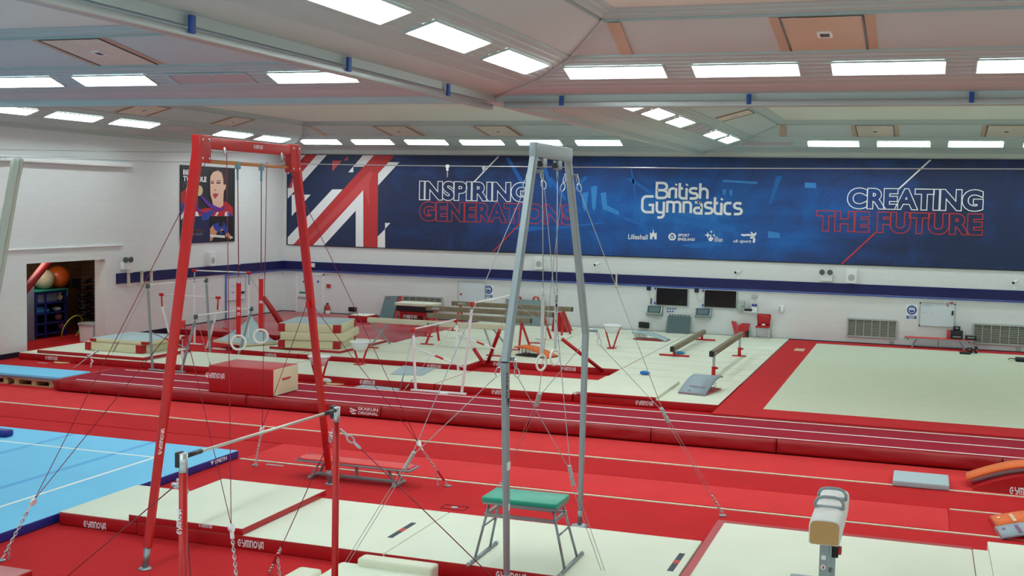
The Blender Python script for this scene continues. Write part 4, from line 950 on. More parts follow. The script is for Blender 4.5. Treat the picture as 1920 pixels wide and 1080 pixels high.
# ================================================================== RINGS FRAMES
def meet(px, py, p0, p1):          # point of a sight line in the upright plane through p0,p1
    d = ray(px, py); e = p1-p0; n = V((e.y, -e.x, 0)); return CAM+d*((p0-CAM).dot(n)/d.dot(n))
def guy(par, top, midp, pul, anchor, cab, hard, tb=None, dangle=True, double=False):
    avg = (top+midp)/2 if midp is not None else top
    p = meet(*pul, anchor, avg)
    d = (avg-p).normalized()
    P('cable', MB().tube([top, p+d*.04], .0055, 5), cab, par)
    if midp is not None: P('cable', MB().tube([midp, p+d*.04], .0055, 5), cab, par)
    if not double:
        P('pulley', MB().tube([p-UY.cross(d)*.02, p+UY.cross(d)*.02], .055, 16).bar(p-d*.02, p-d*.14, .05, .02), hard, par)
        b = MB(); e = anchor
        if tb:
            k0 = p+(e-p)*.62; k1 = p+(e-p)*.86
            P('turnbuckle', MB().bar(k0, k1, .05, .03), REDF, par); b.chain(p-d*.12, k0, .06, .008); b.chain(k1, e, .06, .008)
            if dangle: b.chain(k0, V((k0.x+.02, k0.y, max(.02, k0.z-.4))), .05, .007)
        else:
            b.chain(p-d*.12, e, .06, .009)
            if dangle: k0 = p+(e-p)*.75; b.chain(k0, V((k0.x, k0.y, max(.02, k0.z-.35))), .05, .007)
        P('chain', b, CHROME, par)
    else:
        P('pulley', MB().bar(p+d*.12, p-d*.0, .085, .05, bev=.02).bar(p-d*.02, p-d*.14, .085, .05, bev=.02), GREYP, par)
        s = V((.025, 0, 0)); c0 = p-d*.13; e = anchor+UZ*.04; k0 = c0+(e-c0)*.80 if tb else c0+(e-c0)*.93
        P('cable', MB().tube([c0+s, k0+s], .0045, 5), cab, par); P('cable', MB().tube([c0-s, k0-s], .0045, 5), cab, par)
        P('chain', MB().chain(k0, e, .07, .011), CHROME, par)
    P('anchor_plate', MB().cyl(anchor, .06, .0, .02, 12), STEEL, par)
def dome_foot(b, c, r): return b.lathe(c, [(0, 0), (r, 0), (r, .012), (r*.5, .03), (0, .03)], 20)
RX = -9.57
t = T('rings_frame', 'tall red rings frame on two slanted legs with guy cables', 'rings frame', (RX, 15.6, 0))
L0, L1, R0, R1 = V((RX, 13.05, .28)), V((RX, 14.22, 5.78)), V((RX, 18.12, .28)), V((RX, 16.86, 5.72))
lgs = [P('leg', MB().bar(L0, L1, .085, .11, (1, 0, 0), 1.35, .02), REDP, t), P('leg', MB().bar(R0, R1, .085, .11, (1, 0, 0), 1.3, .02), REDP, t)]
for q0, q1, lg in ((L0, L1, lgs[0]), (R0, R1, lgs[1])):
    d = (q1-q0).normalized(); P('foot', dome_foot(MB().tube([q0, q0-d*.26], .042, 16), V(((q0-d*.27).x, (q0-d*.27).y, .0)), .09), STEEL, lg, 'bare steel foot')
P('crossbar', MB().box(RX-.05, RX+.05, 14.15, 16.92, 5.62, 5.78, .012), REDP, t)
gs = [P('gusset', MB().box(RX-.06, RX+.06, 14.12, 14.42, 5.42, 5.80, .01), REDP, t), P('gusset', MB().box(RX-.06, RX+.06, 16.66, 16.96, 5.36, 5.80, .01), REDP, t)]
for y, z in ((14.2, 5.74), (14.36, 5.74), (14.2, 5.48), (14.36, 5.48), (16.72, 5.74), (16.9, 5.74), (16.72, 5.42), (16.9, 5.42)):
    P('bolt', MB().tube([(RX+.06, y, z), (RX+.075, y, z)], .018, 8), CHROME, gs[y > 15.5])
P('inner_rod', MB().tube([(RX, 14.4, 5.44), (RX, 16.68, 5.44)], .028, 12), mat('ochre rod', (190, 130, 70), .5), t)
P('lettering', gym(MB(), V((RX+.055, 15.55, 5.675)), UY*.62, UZ, .06), PRINTW, t)
P('lettering', gym(MB(), L0+(L1-L0)*.222+V((.056, -.03, 0)), (L1-L0).normalized()*.62, -UY, .08), PRINTW, lgs[0], 'white vertical wordmark')
b = MB()
for y, z in ((14.75, 5.6), (16.35, 5.6)): b.tube([(RX+.06, y, z+.05), (RX+.08, y, z-.06)], .02, 8)
P('shackle', b, CHROME, t)
mL, mR = PX(338, 608, RX), PX(580, 571, RX); b = MB(); b.bar(mL+UY*-.1, mL+UY*.1, .1, .03, (1, 0, 0)); b.bar(mR-UY*.1, mR+UY*.1, .1, .03, (1, 0, 0)); P('collar', b, REDP, t)
tA, tB = V((RX, 14.7, 5.45)), V((RX, 16.4, 5.45))
guy(t, V((RX-.05, 14.6, 5.6)), mL-V((.05, .02, 0)), (62, 941), G(2, 1052), REDC, WHITE)
guy(t, V((RX+.08, 14.78, 5.6)), mL+V((.05, .02, 0)), (434, 990), G(444, 1090), REDC, WHITE)
guy(t, V((RX+.08, 16.36, 5.6)), mR+V((.05, 0, 0)), (785.5, 832), G(840, 912), REDC, WHITE, tb=True)
guy(t, V((RX-.05, 16.1, 5.5)), mR-V((.05, 0, 0)), (491, 805), G(478, 873), REDC, WHITE)
def ring(name, label, X, y, z, ytop, ztop, hd, strap, strapm, ropem, mark):
    hd = V(hd).normalized(); c = V((X, y, z)); r = .105
    q = T(name, label, 'gym ring', c, 'gymnastic rings')
    P('ring', MB().tube([c+hd*(r*math.cos(k*math.pi/14))+UZ*(r*math.sin(k*math.pi/14)) for k in range(28)], .0165, 10, closed=True), mat('pale ring wood', (232, 230, 220), .4), q)
    b = MB(); zt = z+r
    b.poly([c+hd*.035+UZ*(r-.03), c-hd*.035+UZ*(r-.03), c-hd*.035+UZ*(r+strap), c+hd*.035+UZ*(r+strap)], hd.cross(UZ)*.006); P('strap', b, strapm, q)
    P('buckle', MB().tube([c+hd*.03+UZ*(r+strap), c+UZ*(r+strap+.12), c-hd*.03+UZ*(r+strap)], .006, 6).tube([c+hd*.03+UZ*(r+strap), c-hd*.03+UZ*(r+strap)], .006, 6), CHROME, q)
    top = V((X, ytop, ztop)); P('rope', MB().tube([c+UZ*(r+strap+.1), top], .007, 6), ropem, q)
    P('swivel', MB().box(X-.035, X+.035, ytop-.035, ytop+.035, ztop-.0, ztop+.11, .012).tube([(X, ytop, ztop-.16), (X, ytop, ztop)], .016, 8), mat('blue grey swivel', (120, 160, 176), .3, .5), q)
    k = hd.cross(UZ); n = -k if k.dot(CAM-c) < 0 else k; ux = UZ.cross(n).normalized()
    if mark:
        b = MB(); o = c+n*.009
        for ch, zz in zip(mark[0], mark[1]): text(b, ch, o+UZ*(r+zz)-ux*.02, ux, UZ, .04, .05, .03)
        P('lettering', b, PRINTW if strapm is REDF else INK, q)
cr = (.85, .52, 0)
ring('gym_ring', 'left white gym ring on a red strap under the red frame', RX, 15.24, 2.79, 15.2, 5.36, cr, .78, REDF, REDC, ('ON', (.30, .38)))
ring('gym_ring', 'right white gym ring on a red strap under the red frame', RX, 15.87, 2.82, 15.86, 5.36, cr, .78, REDF, REDC, ('N', (.40,)))
# grey frame
GX = -4.82
t = T('rings_frame', 'tall grey metal rings frame with bent legs and steel cables', 'rings frame', (GX, 15.6, 0))
zk = 3.0
A0, A1, A2 = V((GX, 13.95, .25)), V((GX, 13.72, 2.98)), V((GX, 14.70, 5.62))
B0, B1, B2 = V((GX, 17.35, .25)), V((GX, 17.40, 3.0)), V((GX, 16.22, 5.60))
for q0, q1, q2 in ((A0, A1, A2), (B0, B1, B2)):
    b = MB().bar(q0, q1, .075, .075, (1, 0, 0), 1.25, .018).bar(q1, q2, .11, .10, (1, 0, 0), .95, .018); lg = P('leg', b, ALU, t)
    d = V((0, 0, 1)); P('foot', dome_foot(MB().tube([q0, q0-d*.24], .036, 14), V((q0.x, q0.y, 0)), .13), STEEL, lg, 'steel foot with a round plate')
P('crossbar', MB().box(GX-.05, GX+.05, 14.62, 16.3, 5.55, 5.74, .012), ALU, t)
for y in (15.05, 15.74):
    k = P('clamp', MB().box(GX-.04, GX+.04, y-.09, y+.09, 5.42, 5.55, .012), STEEL, t)
    P('clamp_knob', MB().tube([(GX, y-.17, 5.47), (GX, y-.08, 5.47)], .04, 10), BLACK, k)
b = MB()
kL, kR = PX(1003, 322, GX), PX(1071, 330, GX)
for c_ in (kL, kR): b.box(GX-.1, GX+.1, c_.y-.025, c_.y+.025, c_.z-.02, c_.z+.03, .01)
mL, mR = PX(952, 673, GX), PX(1110, 620, GX)
for c_ in (mL, mR): b.box(GX-.09, GX+.09, c_.y-.025, c_.y+.025, c_.z-.02, c_.z+.03, .01)
P('guy_lug', b, STEEL, t)
for c_ in (kL, kR, mL, mR):
    for s in (-.085, .085): P('shackle', MB().chain(c_+V((s, 0, .0)), c_+V((s*1.6, 0, -.22)), .12, .008), CHROME, t)
sx = V((.136, 0, -.22))
sx2 = V((-.136, 0, -.22))
guy(t, kL+sx2, mL+sx2, (768, 862), G(640, 1076), ROPE, GREYP, double=True)
guy(t, kL+sx, mL+sx, (1071, 890), G(1138, 1098), ROPE, GREYP, double=True)
guy(t, kR+sx2, mR+sx2, (1009, 748), G(942, 908), ROPE, GREYP, tb=True, double=True)
guy(t, kR+sx, mR+sx, (1246, 777), G(1355, 968), ROPE, GREYP, tb=True, double=True)
o = PX(947, 676, GX); d = (A0-A1).normalized()
b = MB(); text(b, 'SPIETH', A1+V((.058, -.045, -.42)), UZ, -UY, .30, .07, .03); q = A1+V((.058, 0, -.5)); b.face([q+UY*.045+UZ*.06, q-UY*.045+UZ*.06, q-UZ*.06]); P('lettering', b, INK, t)
P('label_patch', MB().box(GX+.046, GX+.052, 13.74, 13.85, 1.62, 1.72).box(GX+.046, GX+.052, 13.82, 13.87, 1.1, 1.18), WHITE, t)
cg = (.33, .94, 0)
ring('gym_ring', 'left white gym ring on a pale strap under the grey frame', GX, 15.2, 2.80, 15.05, 5.44, cg, .80, mat('pale strap', (206, 214, 214), .8), ROPE, None)
ring('gym_ring', 'right white gym ring on a lettered strap under the grey frame', GX, 15.82, 2.80, 15.74, 5.44, cg, .80, mat('pale strap', (206, 214, 214), .8), ROPE, ('HTEIPS', (.38, .46, .54, .60, .66, .72)))

# ================================================================== HIGH BAR
t = T('high_bar', 'steel high bar on two red posts with guy cables, nearest the camera', 'high bar', (-5.75, 9.65, 0))
HA, HB = PX(343.5, 850, -5.78), PX(631, 763, -5.72); hz = 2.78
for c_, lo in ((HA, (343.5, 1090)), (HB, (631, 1090))):
    P('post', MB().tube([(c_.x, c_.y, 0), (c_.x, c_.y, c_.z-.16)], .036, 20), REDP, t)
    P('post_cap', MB().tube([(c_.x, c_.y, c_.z-.16), (c_.x, c_.y, c_.z+.0)], .038, 20), CHROME, t)
    P('base', MB().cyl(c_, .18, 0, .02, 24), STEEL, t)
y0, y1 = HA.y, HB.y
b = MB()
for c_, s in ((HA, 1), (HB, -1)): P('bar_socket', MB().box(c_.x-.055, c_.x-.02, c_.y-.045, c_.y+.045, c_.z-.12, c_.z+.012, .01).tube([c_+V((0, .03*s, -.03)), c_+V((0, .26*s, -.03))], .021, 12), mat('dark socket', (40, 42, 48), .4), t)
P('bar', MB().tube([HA+V((0, .1, -.03)), (HA+HB)/2-UZ*.03, HB-V((0, .1, .03))], .0145, 14), mat('steel bar', (206, 204, 196), .35, .6), t)
P('lettering', gym(MB(), V((HA.x+.012, HA.y-.040, HA.z-.68)), UZ*.62, -UX, .05), PRINTW, t)
for c_, q, tb in ((HA, G(118, 1087), 0), (HA, G(372, 1300), 0), (HB, G(505, 1075), 1), (HB, V((-3.05, 11.75, 0)), 0)):
    top = c_-UZ*.24; d = (q-top).normalized(); side = V((d.x, d.y, 0)).normalized()*.05; k = top+side
    P('shackle', MB().chain(k, k+d*.28, .10, .010), CHROME, t)
    e = q+(k-q)*.16 if tb else q
    P('cable', MB().tube([k+d*.26, e], .006, 6), REDC, t)
    if tb:
        P('turnbuckle', MB().bar(e-d*.05, e+d*.3, .05, .03), REDF, t); P('chain', MB().chain(e-d*.2, e, .06, .01).chain(e+d*.3, q, .06, .01).chain(e+d*.05, V(((e+d*.05).x+.05, (e+d*.05).y, .05)), .05, .008), CHROME, t)

# ================================================================== UNEVEN BARS
def uneven(label, ya, yb, hi, lo, fh, fl, legm, capm, name='uneven_bars', pads=True):
    # hi, lo: (x, z) of the bar axes at the near frame; fh, fl: x of the feet; bars run along the depth of the hall
    t = T(name, label, 'uneven bars', ((fh+fl)/2, (ya+yb)/2, 0))
    for y in (ya, yb):
        for (x, z), fx in ((hi, fh), (lo, fl)):
            P('leg', MB().bar((fx, y, .05), (fx+(x-fx)*.93, y, z-.17), .06, .075, (0, 1, 0), bev=.015), legm, t)
            P('height_tube', MB().tube([(fx+(x-fx)*.9, y, z-.3), (x, y, z-.02)], .024, 10), STEEL, t)
        P('base_rail', MB().box(min(fh, fl)-.12, max(fh, fl)+.12, y-.06, y+.06, 0.0, .05, .012), legm, t)
        zc = .95 if y == ya else 1.0
        k = lambda p, f, zz: p
        a = V((fh+(hi[0]-fh)*(zc+.15)/hi[1], y, zc+.15)); c = V((fl+(lo[0]-fl)*(zc-.25)/lo[1], y, zc-.25))
        if hi[0] > lo[0]: a, c = V((fl+(lo[0]-fl)*(zc+.2)/lo[1], y, zc+.2)), V((fh+(hi[0]-fh)*(zc-.25)/hi[1], y, zc-.25))
        P('spread_bar', MB().tube([a, c], .02, 8), legm, t)
        if capm is not STEEL: P('spread_grip', MB().tube([a+(c-a)*.42, a+(c-a)*.58], .027, 8), REDP, t)
    for n, (x, z) in (('high_rail', hi), ('low_rail', lo)):
        P(n, MB().tube([(x, ya, z), (x, (ya+yb)/2, z-.01), (x, yb, z)], .02, 12), WHITE, t)
        rl = ROOTLAST[0]
        for y, s in ((ya, 1), (yb, -1)): P('rail_cap', MB().box(x-.035, x+.035, y-.06, y+.06, z-.1, z+.03, .012), capm, rl)
    return t
def guyline(par, p, q, mt=ROPE, sleeve=None, r=.0055):
    p, q = V(p), V(q); P('cable', MB().tube([p, q], r, 5), mt, par); d = q-p
    P('tension_hook', MB().tube([q-d.normalized()*.5, q-d.normalized()*.12], .02, 6), STEEL, par)
    if sleeve:
        for s0, s1 in sleeve: P('pad_sleeve', MB().tube([p+d*s0, p+d*s1], .055, 10), RED, par)
ya, yb = 28.12, 30.9
g1 = uneven('grey uneven bars at the left behind the red foam block', ya, yb+.1, (PY(277, 534, ya).x, PY(277, 534, ya).z), (PY(367, 592, ya).x, PY(367, 592, ya).z), -20.45, -19.5, ALU, mat('dark grey fitting', (90, 98, 100), .4, .3))
hA, lA = PY(277, 534, ya), PY(367, 592, ya); hB, lB = V((hA.x, yb+.1, hA.z)), V((lA.x, yb+.1, lA.z))

guyline(g1, lA, V((lA.x+1.0, ya-.6, .02))); guyline(g1, hA, V((hA.x-1.6, ya+.5, .3)))
q = T('floor_anchor', 'white tensioner standing on the floor by the grey uneven bars base', 'anchor', G(342, 700))
P('strap', MB().tube([G(342, 700)+UZ*.02, G(342, 700)+UZ*.95], .008, 5), WHITE, q); P('tensioner', MB().box(-.03+G(342, 700).x, G(342, 700).x+.03, G(342, 700).y-.03, G(342, 700).y+.03, .42, .62, .01), WHITE, q)
ya2 = 28.14
c_h, c_l = PY(886, 568, ya2), PY(775, 617, ya2)
g2 = uneven('white uneven bars with red fittings in the middle of the hall', ya2, 31.15, (c_h.x, c_h.z), (c_l.x, c_l.z), -11.05, -12.35, WHITE, REDP)
guyline(g2, (c_l.x, ya2, c_l.z-.1), G(749, 735), ROPE); guyline(g2, (c_l.x, 31.15, c_l.z-.1), G(757, 733), ROPE)
guyline(g2, (c_l.x, 31.15, c_l.z-.1), PY(908, 683, 31.2), ROPE, [(.62, .98)])
guyline(g2, (c_h.x, 31.15, c_h.z-.1), G(912, 686), ROPE, [(.45, .97)])
guyline(g2, (c_h.x, 31.15, c_h.z-.1), G(1138, 702), ROPE, [(.52, .98)])
# red and white bars at the back, running across the hall
t = T('uneven_bars', 'white uneven bars with red caps standing across the far left corner', 'uneven bars', (-22.2, 33.4, 0))
for n, Y, pa, pb in (('high_rail', 33.75, (365, 507), (467, 511)), ('low_rail', 33.0, (303, 552), (409, 558))):
    a, c = PY(*pa, Y), PY(*pb, Y); P(n, MB().tube([a, c], .02, 12), WHITE, t)
    for e, s in ((a, 1), (c, -1)):
        P('rail_cap', MB().box(e.x-.08, e.x+.08, Y-.04, Y+.04, e.z-.05, e.z+.04, .012), REDP, t)
        fx = e.x-(.0 if n == 'high_rail' else -.22*s) ; P('height_tube', MB().tube([e-UZ*.02, V((e.x+.1*(fx-e.x), Y, e.z-.45))], .026, 10), STEEL if n == 'high_rail' else REDP, t)
        P('leg', MB().bar((e.x+.1*(fx-e.x), Y, e.z-.4), (fx+(.2*s if n == 'low_rail' else 0), Y, .02), .06, .075, (0, 1, 0), bev=.015), WHITE, t)
    for e in (a, c): P('foot', MB().box(e.x-.2, e.x+.3, Y-.05, Y+.05, 0, .04, .01), WHITE, t)
c = PY(467, 511, 33.75); guyline(t, c-UZ*.1, G(572, 664), ROPE, [(.28, .62), (.72, .99)]); guyline(t, c-UZ*.1, V((c.x+.1, 36.0, .25)), ROPE, [(.35, .9)])

# ================================================================== BALANCE BEAMS
def beamprof(w_, h_, r=.035, n=4):
    o = []
    for cx, cz, a0 in ((w_/2-r, h_/2-r, 0), (-w_/2+r, h_/2-r, 90), (-w_/2+r, -h_/2+r, 180), (w_/2-r, -h_/2+r, 270)):
        for k in range(n+1): a = math.radians(a0+90*k/n); o.append((cx+r*math.cos(a), cz+r*math.sin(a)))
    return o
def beam(label, p, q, mt, cap, hh=.14, ww=.125):
    p, q = V(p), V(q); t = T('balance_beam', label, 'balance beam', ((p+q)/2).to_tuple()[:2]+(.2,)); d = (q-p).normalized(); u = d.cross(UZ)
    R = lambda c, k=1: [c+u*(a*k)+UZ*(b_*k) for a, b_ in beamprof(ww, hh)]
    P('beam_body', MB().loft([R(p+d*.03), R(p+d*.05), R(q-d*.05), R(q-d*.03)]), mt, t)
    P('end_cap', MB().loft([R(p, .9), R(p+d*.03, 1.02)]), cap, t); P('end_cap', MB().loft([R(q-d*.03, 1.02), R(q, .9)]), cap, t)
    return t
# cream beam
Yc = 34.75; a, c = PY(690, 599.5, Yc), PY(948, 614, Yc); c.z = a.z
t = beam('cream coloured balance beam in front of the brown beams', a, c, mat('cream beam cloth', (214, 206, 182), .8), CREAMV, .17)
for x, s in ((a.x+.25, 1), (c.x-.25, -1)):
    P('leg', MB().bar((x-.15, Yc, a.z-.08), (x+.2, Yc+.75, .22), .06, .05, bev=.012), ALU, t); P('leg', MB().bar((x+.45*s, Yc, a.z-.08), (x+.05, Yc-.45, .22), .06, .05, bev=.012), ALU, t)
    P('foot', MB().box(x-.2, x+.35, Yc-.5, Yc-.4, .2, .235, .01), REDP, t)
o = PY(806, 611, Yc-.095); P('lettering', spieth(MB(), o, UX, UZ, .075), INK, t)
o = PY(752, 611, Yc-.095); P('small_lettering', gym(MB(), o, UX*.6, UZ, .035), PRINTR, t)
def vlegs(t, x, Y, z, s):
    P('leg', MB().bar((x, Y, z-.07), (x-.12*s, Y-.55, .22), .07, .07, bev=.015), REDP, t); P('leg', MB().bar((x, Y, z-.07), (x-.12*s, Y+.55, .22), .07, .07, bev=.015), REDP, t)
    P('leg_tube', MB().bar((x, Y, z-.07), (x, Y, z-.3), .06, .06), STEEL, t)
    P('foot', MB().box(x-.3, x+.15, Y-.62, Y-.5, .2, .23, .01), REDP, t)
for Y, pa, pb, lab in ((36.6, (800, 591), (997, 601.5), 'short looking brown suede beam, nearest of the three high brown beams'), (38.7, (799, 577.5), (1038, 590.5), 'brown suede beam in the middle of the three high brown beams'),
                       (40.9, (848, 568.5), (1074, 580.5), 'brown suede beam farthest back of the three high brown beams')):
    a, c = PY(*pa, Y), PY(*pb, Y); c.z = a.z
    t = beam(lab, a, c, SUEDE, mat('dark suede end', (70, 66, 60), .8), .17); vlegs(t, a.x+.35, Y, a.z, 1); vlegs(t, c.x-.35, Y, a.z, -1)
    if Y > 37: P('lettering', gym(MB(), V((a.x+.25, Y-.072, a.z-.03)), UX*.6, UZ, .07), PRINTW, t)
# the two beams running away from the camera
X = -5.42; a, c = PX(1334, 664, X), PX(1390, 633, X); c.z = a.z
t = beam('high brown beam on two red legs pointing at the back wall by the red chair', a, c, SUEDE, BLACK, .17, .14)
P('lettering', gym(MB(), V((X+.074, a.y+.2, a.z-.02)), UY*.6, UZ, .05), PRINTW, t)
for y in (a.y+.45, c.y-.3):
    P('leg', MB().box(X-.05, X+.05, y-.05, y+.05, .22, a.z*.55, .012), REDP, t); P('leg_tube', MB().box(X-.035, X+.035, y-.035, y+.035, a.z*.5, a.z-.08), GREYP, t)
    P('foot', MB().box(X-.22, X+.22, y-.12, y+.12, .2, .225, .008), REDP, t); P('knob', MB().tube([(X+.05, y, a.z*.5), (X+.12, y, a.z*.5)], .03, 10), REDP, t)
X = -7.32; a, c = PX(1260, 655, X), PX(1320, 627, X); c.z = a.z
t = beam('low brown beam on red cross feet left of the high brown beam', a, c, SUEDE, BLACK, .17, .14)
for y in (a.y+.4, c.y-.4):
    P('foot', MB().box(X-.48, X+.48, y-.05, y+.05, .2, .255, .01), REDP, t); P('leg', MB().box(X-.04, X+.04, y-.04, y+.04, .25, a.z-.08), REDP, t)

# ================================================================== CHALK BOWLS
def chalk(base, zr, label):
    base = V(base); t = T('chalk_bowl', label, 'chalk bowl', base, 'white chalk bowls on red stands'); h = zr-base.z
    for s in (-1, 1): P('leg', MB().bar((base.x+.05*s, base.y, base.z+.02), (base.x+.27*s, base.y, base.z+h-.03), .05, .05, bev=.012), REDP, t)
    P('foot', MB().box(base.x-.12, base.x+.12, base.y-.2, base.y+.2, base.z, base.z+.03, .008), REDP, t)
    P('bowl', MB().lathe(base+UZ*h, [(.05, -.28), (.2, -.22), (.27, -.06), (.28, 0), (.26, 0), (.25, -.06), (.18, -.19), (.03, -.25)], 28), mat('white plastic bowl', (228, 232, 232), .35), t)
    P('rim', MB().tube([base+V((.29*math.cos(k*math.pi/14), .29*math.sin(k*math.pi/14), h)) for k in range(28)], .02, 8, closed=True), WHITE, t)
    P('chalk', MB().lathe(base+UZ*h, [(0, -.12), (.2, -.13), (.2, -.16), (0, -.17)], 16), WHITET, t)
chalk((PY(676, 640, 30.72).x, 30.72, .2), PY(676, 641, 30.72).z, 'white chalk bowl on a red stand at the left end of the cream beam')
chalk(G(598, 721, 0), PY(598, 668, G(598, 721).y).z, 'white chalk bowl on a red stand behind the right red leg')
chalk(G(1147, 653, .2), PY(1147, 610, G(1147, 653, .2).y).z, 'white chalk bowl on a red stand right of the grey frame')

# ================================================================== SPRINGBOARDS
def springboard(name, label, c, rot, topm, L=1.2, W=.6, hi=.22, base=REDP, basez=.2, open_=True, mark=None):
    c = V(c); t = T(name, label, 'springboard', c, 'springboards'); n = 12
    R = Matrix.Rotation(math.radians(rot), 3, 'Z')
    def pt(x, y, z): return c+R @ V((x, y, z))
    def hgt(u_): return .04+hi*math.sin(min(1, u_*1.15)*math.pi/2)**1.0 if u_ < .87 else .04+hi*(1-(u_-.87)*.55)
    b = MB(); rings = []
    for i in range(n+1):
        u_ = i/n; z = hgt(u_); x = -L/2+L*u_
        rings.append([pt(x, -W/2, z-.04), pt(x, W/2, z-.04), pt(x, W/2, z), pt(x, -W/2, z)])
    b.loft(rings); P('deck', b, topm, t)
    P('base', MB().poly([pt(-L/2, -W/2+.02, .02), pt(L/2-.05, -W/2+.02, .02), pt(L/2-.05, W/2-.02, .02), pt(-L/2, W/2-.02, .02)], (0, 0, .025)), base, t)
    b = MB()
    for x in (L*.18, L*.3, L*.4):
        for y in (-.2, 0, .2):
            z1 = hgt((x+L/2)/L)-.04
            b.tube([pt(x+.035*math.cos(k*1.2), y+.035*math.sin(k*1.2), .045+(z1-.045)*k/20) for k in range(21)], .006, 5)
    P('springs', b, STEEL, t)
    if mark:
        mm, sc_ = mark; b = MB(); o = pt(-L/2+.12, W/2-.12, 0)
        zs = hgt(.14)+.004
        b.poly([pt(-L/2+.08, y, hgt(.08)+.004) for y in (.13, .05)]+[pt(-L/2+.12, y, hgt(.1)+.006) for y in (.05, .13)], (0, 0, .003))
        for k in range(5): b.poly([pt(-L/2+.26, .16-.09*k, hgt(.23)+.004), pt(-L/2+.26, .10-.09*k, hgt(.23)+.004), pt(-L/2+.31, .10-.09*k, hgt(.27)+.004), pt(-L/2+.31, .16-.09*k, hgt(.27)+.004)], (0, 0, .003))
        P('printed_mark', b, mm, t)
    return t
c = (G(964, 667, .2)+G(1035, 673, .2))/2+V((0, .3, 0)); springboard('springboard', 'orange springboard in the bay under the brown beams', c, 168, ORANGE, 1.25, .62, .26, BLACK)
c = (G(1187, 638, .2)+G(1247, 640, .2))/2+V((0, .3, 0)); springboard('springboard', 'pale grey springboard with red base by the back wall left of the jigsaw mat', c, 178, GREYB, 1.25, .62, .24)
c = (G(1270, 745, .2)+G(1312, 748, .2)+G(1338, 722, .2))/3; springboard('springboard', 'blue grey springboard with its high end away, below the high brown beam', c+V((.02, .35, 0)), 80, mat('blue grey board', (148, 166, 176), .7), 1.35, .72, .34, mark=(mat('faint red print', (150, 120, 140)), 1))
# stack at the right edge
t = S('foam_arch', 'big red curved foam arch under an orange board at the right edge', 'foam arch', MB().poly([(1.02+2.2*i/14, 22.38, .04+.34*math.sin(math.pi*(i/14)*.92+.05)) for i in range(15)]+[(3.22, 22.38, 0), (1.02, 22.38, 0)], (0, .95, 0)), [RED])
front_logo(t, 1893, 926, 22.38, .13)
b = MB(); rings = []
for i in range(13):
    x = .92+2.1*i/12; z = .115+.36*math.sin(math.pi*(i/12)*.85+.04)
    rings.append([V((x, 22.58, z)), V((x, 23.1, z)), V((x, 23.1, z+.05)), V((x, 22.58, z+.05))])
t = S('orange_board', 'curved orange board lying on the red foam arch at the right edge', 'springboard deck', b.loft(rings), ORANGE)
b = MB()
for k in range(5): b.poly([V((1.3, 22.66+.08*k, .275)), V((1.34, 22.66+.08*k, .285)), V((1.34, 22.71+.08*k, .285)), V((1.3, 22.71+.08*k, .275))], (0, 0, .004))
P('printed_mark', b, mat('pale print', (236, 220, 190)), t)
springboard('springboard', 'lower pale grey springboard of the pair at the lower right edge', (1.92, 19.55, .0), 6, mat('blue grey board', (148, 166, 176), .7), 1.3, .62, .2, mark=(mat('purple print', (140, 90, 130)), 1))
springboard('springboard', 'orange springboard behind the grey one at the lower right edge', (1.88, 20.18, .012), 6, ORANGE, 1.3, .62, .2, mark=(mat('pale print', (236, 220, 190)), 1))
S('foam_mat', 'single pale blue foam mat lying on the red floor at right', 'mat', MB().box(-.34, .62, 22.12, 23.02, .016, .12, .02), GREYB)

# ================================================================== BENCHES, STOOL, POMMEL HORSE
def bench(label, x0, x1, yc, z0, h, topm, wd=.36, group='long benches'):
    t = T('gym_bench', label, 'bench', ((x0+x1)/2, yc, z0), group)
    P('seat', MB().box(x0, x1, yc-wd/2, yc+wd/2, z0+h-.03, z0+h, .012), topm, t)
    P('seat_frame', MB().box(x0-.03, x1+.03, yc-wd/2-.01, yc+wd/2+.01, z0+h-.065, z0+h-.028, .008), ALU, t)
    for x, s in ((x0+.30, 1), (x1-.30, -1)):
        for y in (-.16, .16): P('leg', MB().bar((x+.12*s, yc+y*.7, z0+h-.06), (x-.04*s, yc+y*1.15, z0+.03), .045, .03), ALU, t)
        P('foot_rail', MB().box(x-.04*s-.03, x-.04*s+.03, yc-.24, yc+.24, z0, z0+.045, .01), ALU, t)
    P('stretcher', MB().box(x0+.3, x1-.3, yc-.03, yc+.03, z0+.03, z0+.075, .008), ALU, t); xm = (x0+x1)/2
    P('post', MB().box(xm-.02, xm+.02, yc-.025, yc+.025, z0+.05, z0+h-.05), ALU, t)
    for x in (x0+.02, x1-.06):
        for y in (-wd/2+.01, wd/2-.05): P('corner_cap', MB().box(x, x+.05, yc+y, yc+y+.04, z0+h-.03, z0+h+.006, .006), SIGNB, t)
    for x in (x0+.1, x1-.1): P('hook', MB().box(x-.03, x+.03, yc-.05, yc+.05, z0+h-.11, z0+h-.06, .01), BLACK, t)
    return t
bench('long red topped bench with grey frame on the red floor', -10.36, -8.2, 18.62, .0, .35, mat('red bench board', (224, 60, 58), .4), .40)
bench('red topped bench against the back wall at right, carrying black boxes', -.48, 1.74, YB-.45, .2, .36, mat('red bench board', (224, 60, 58), .4))
zb_ = .2+.36
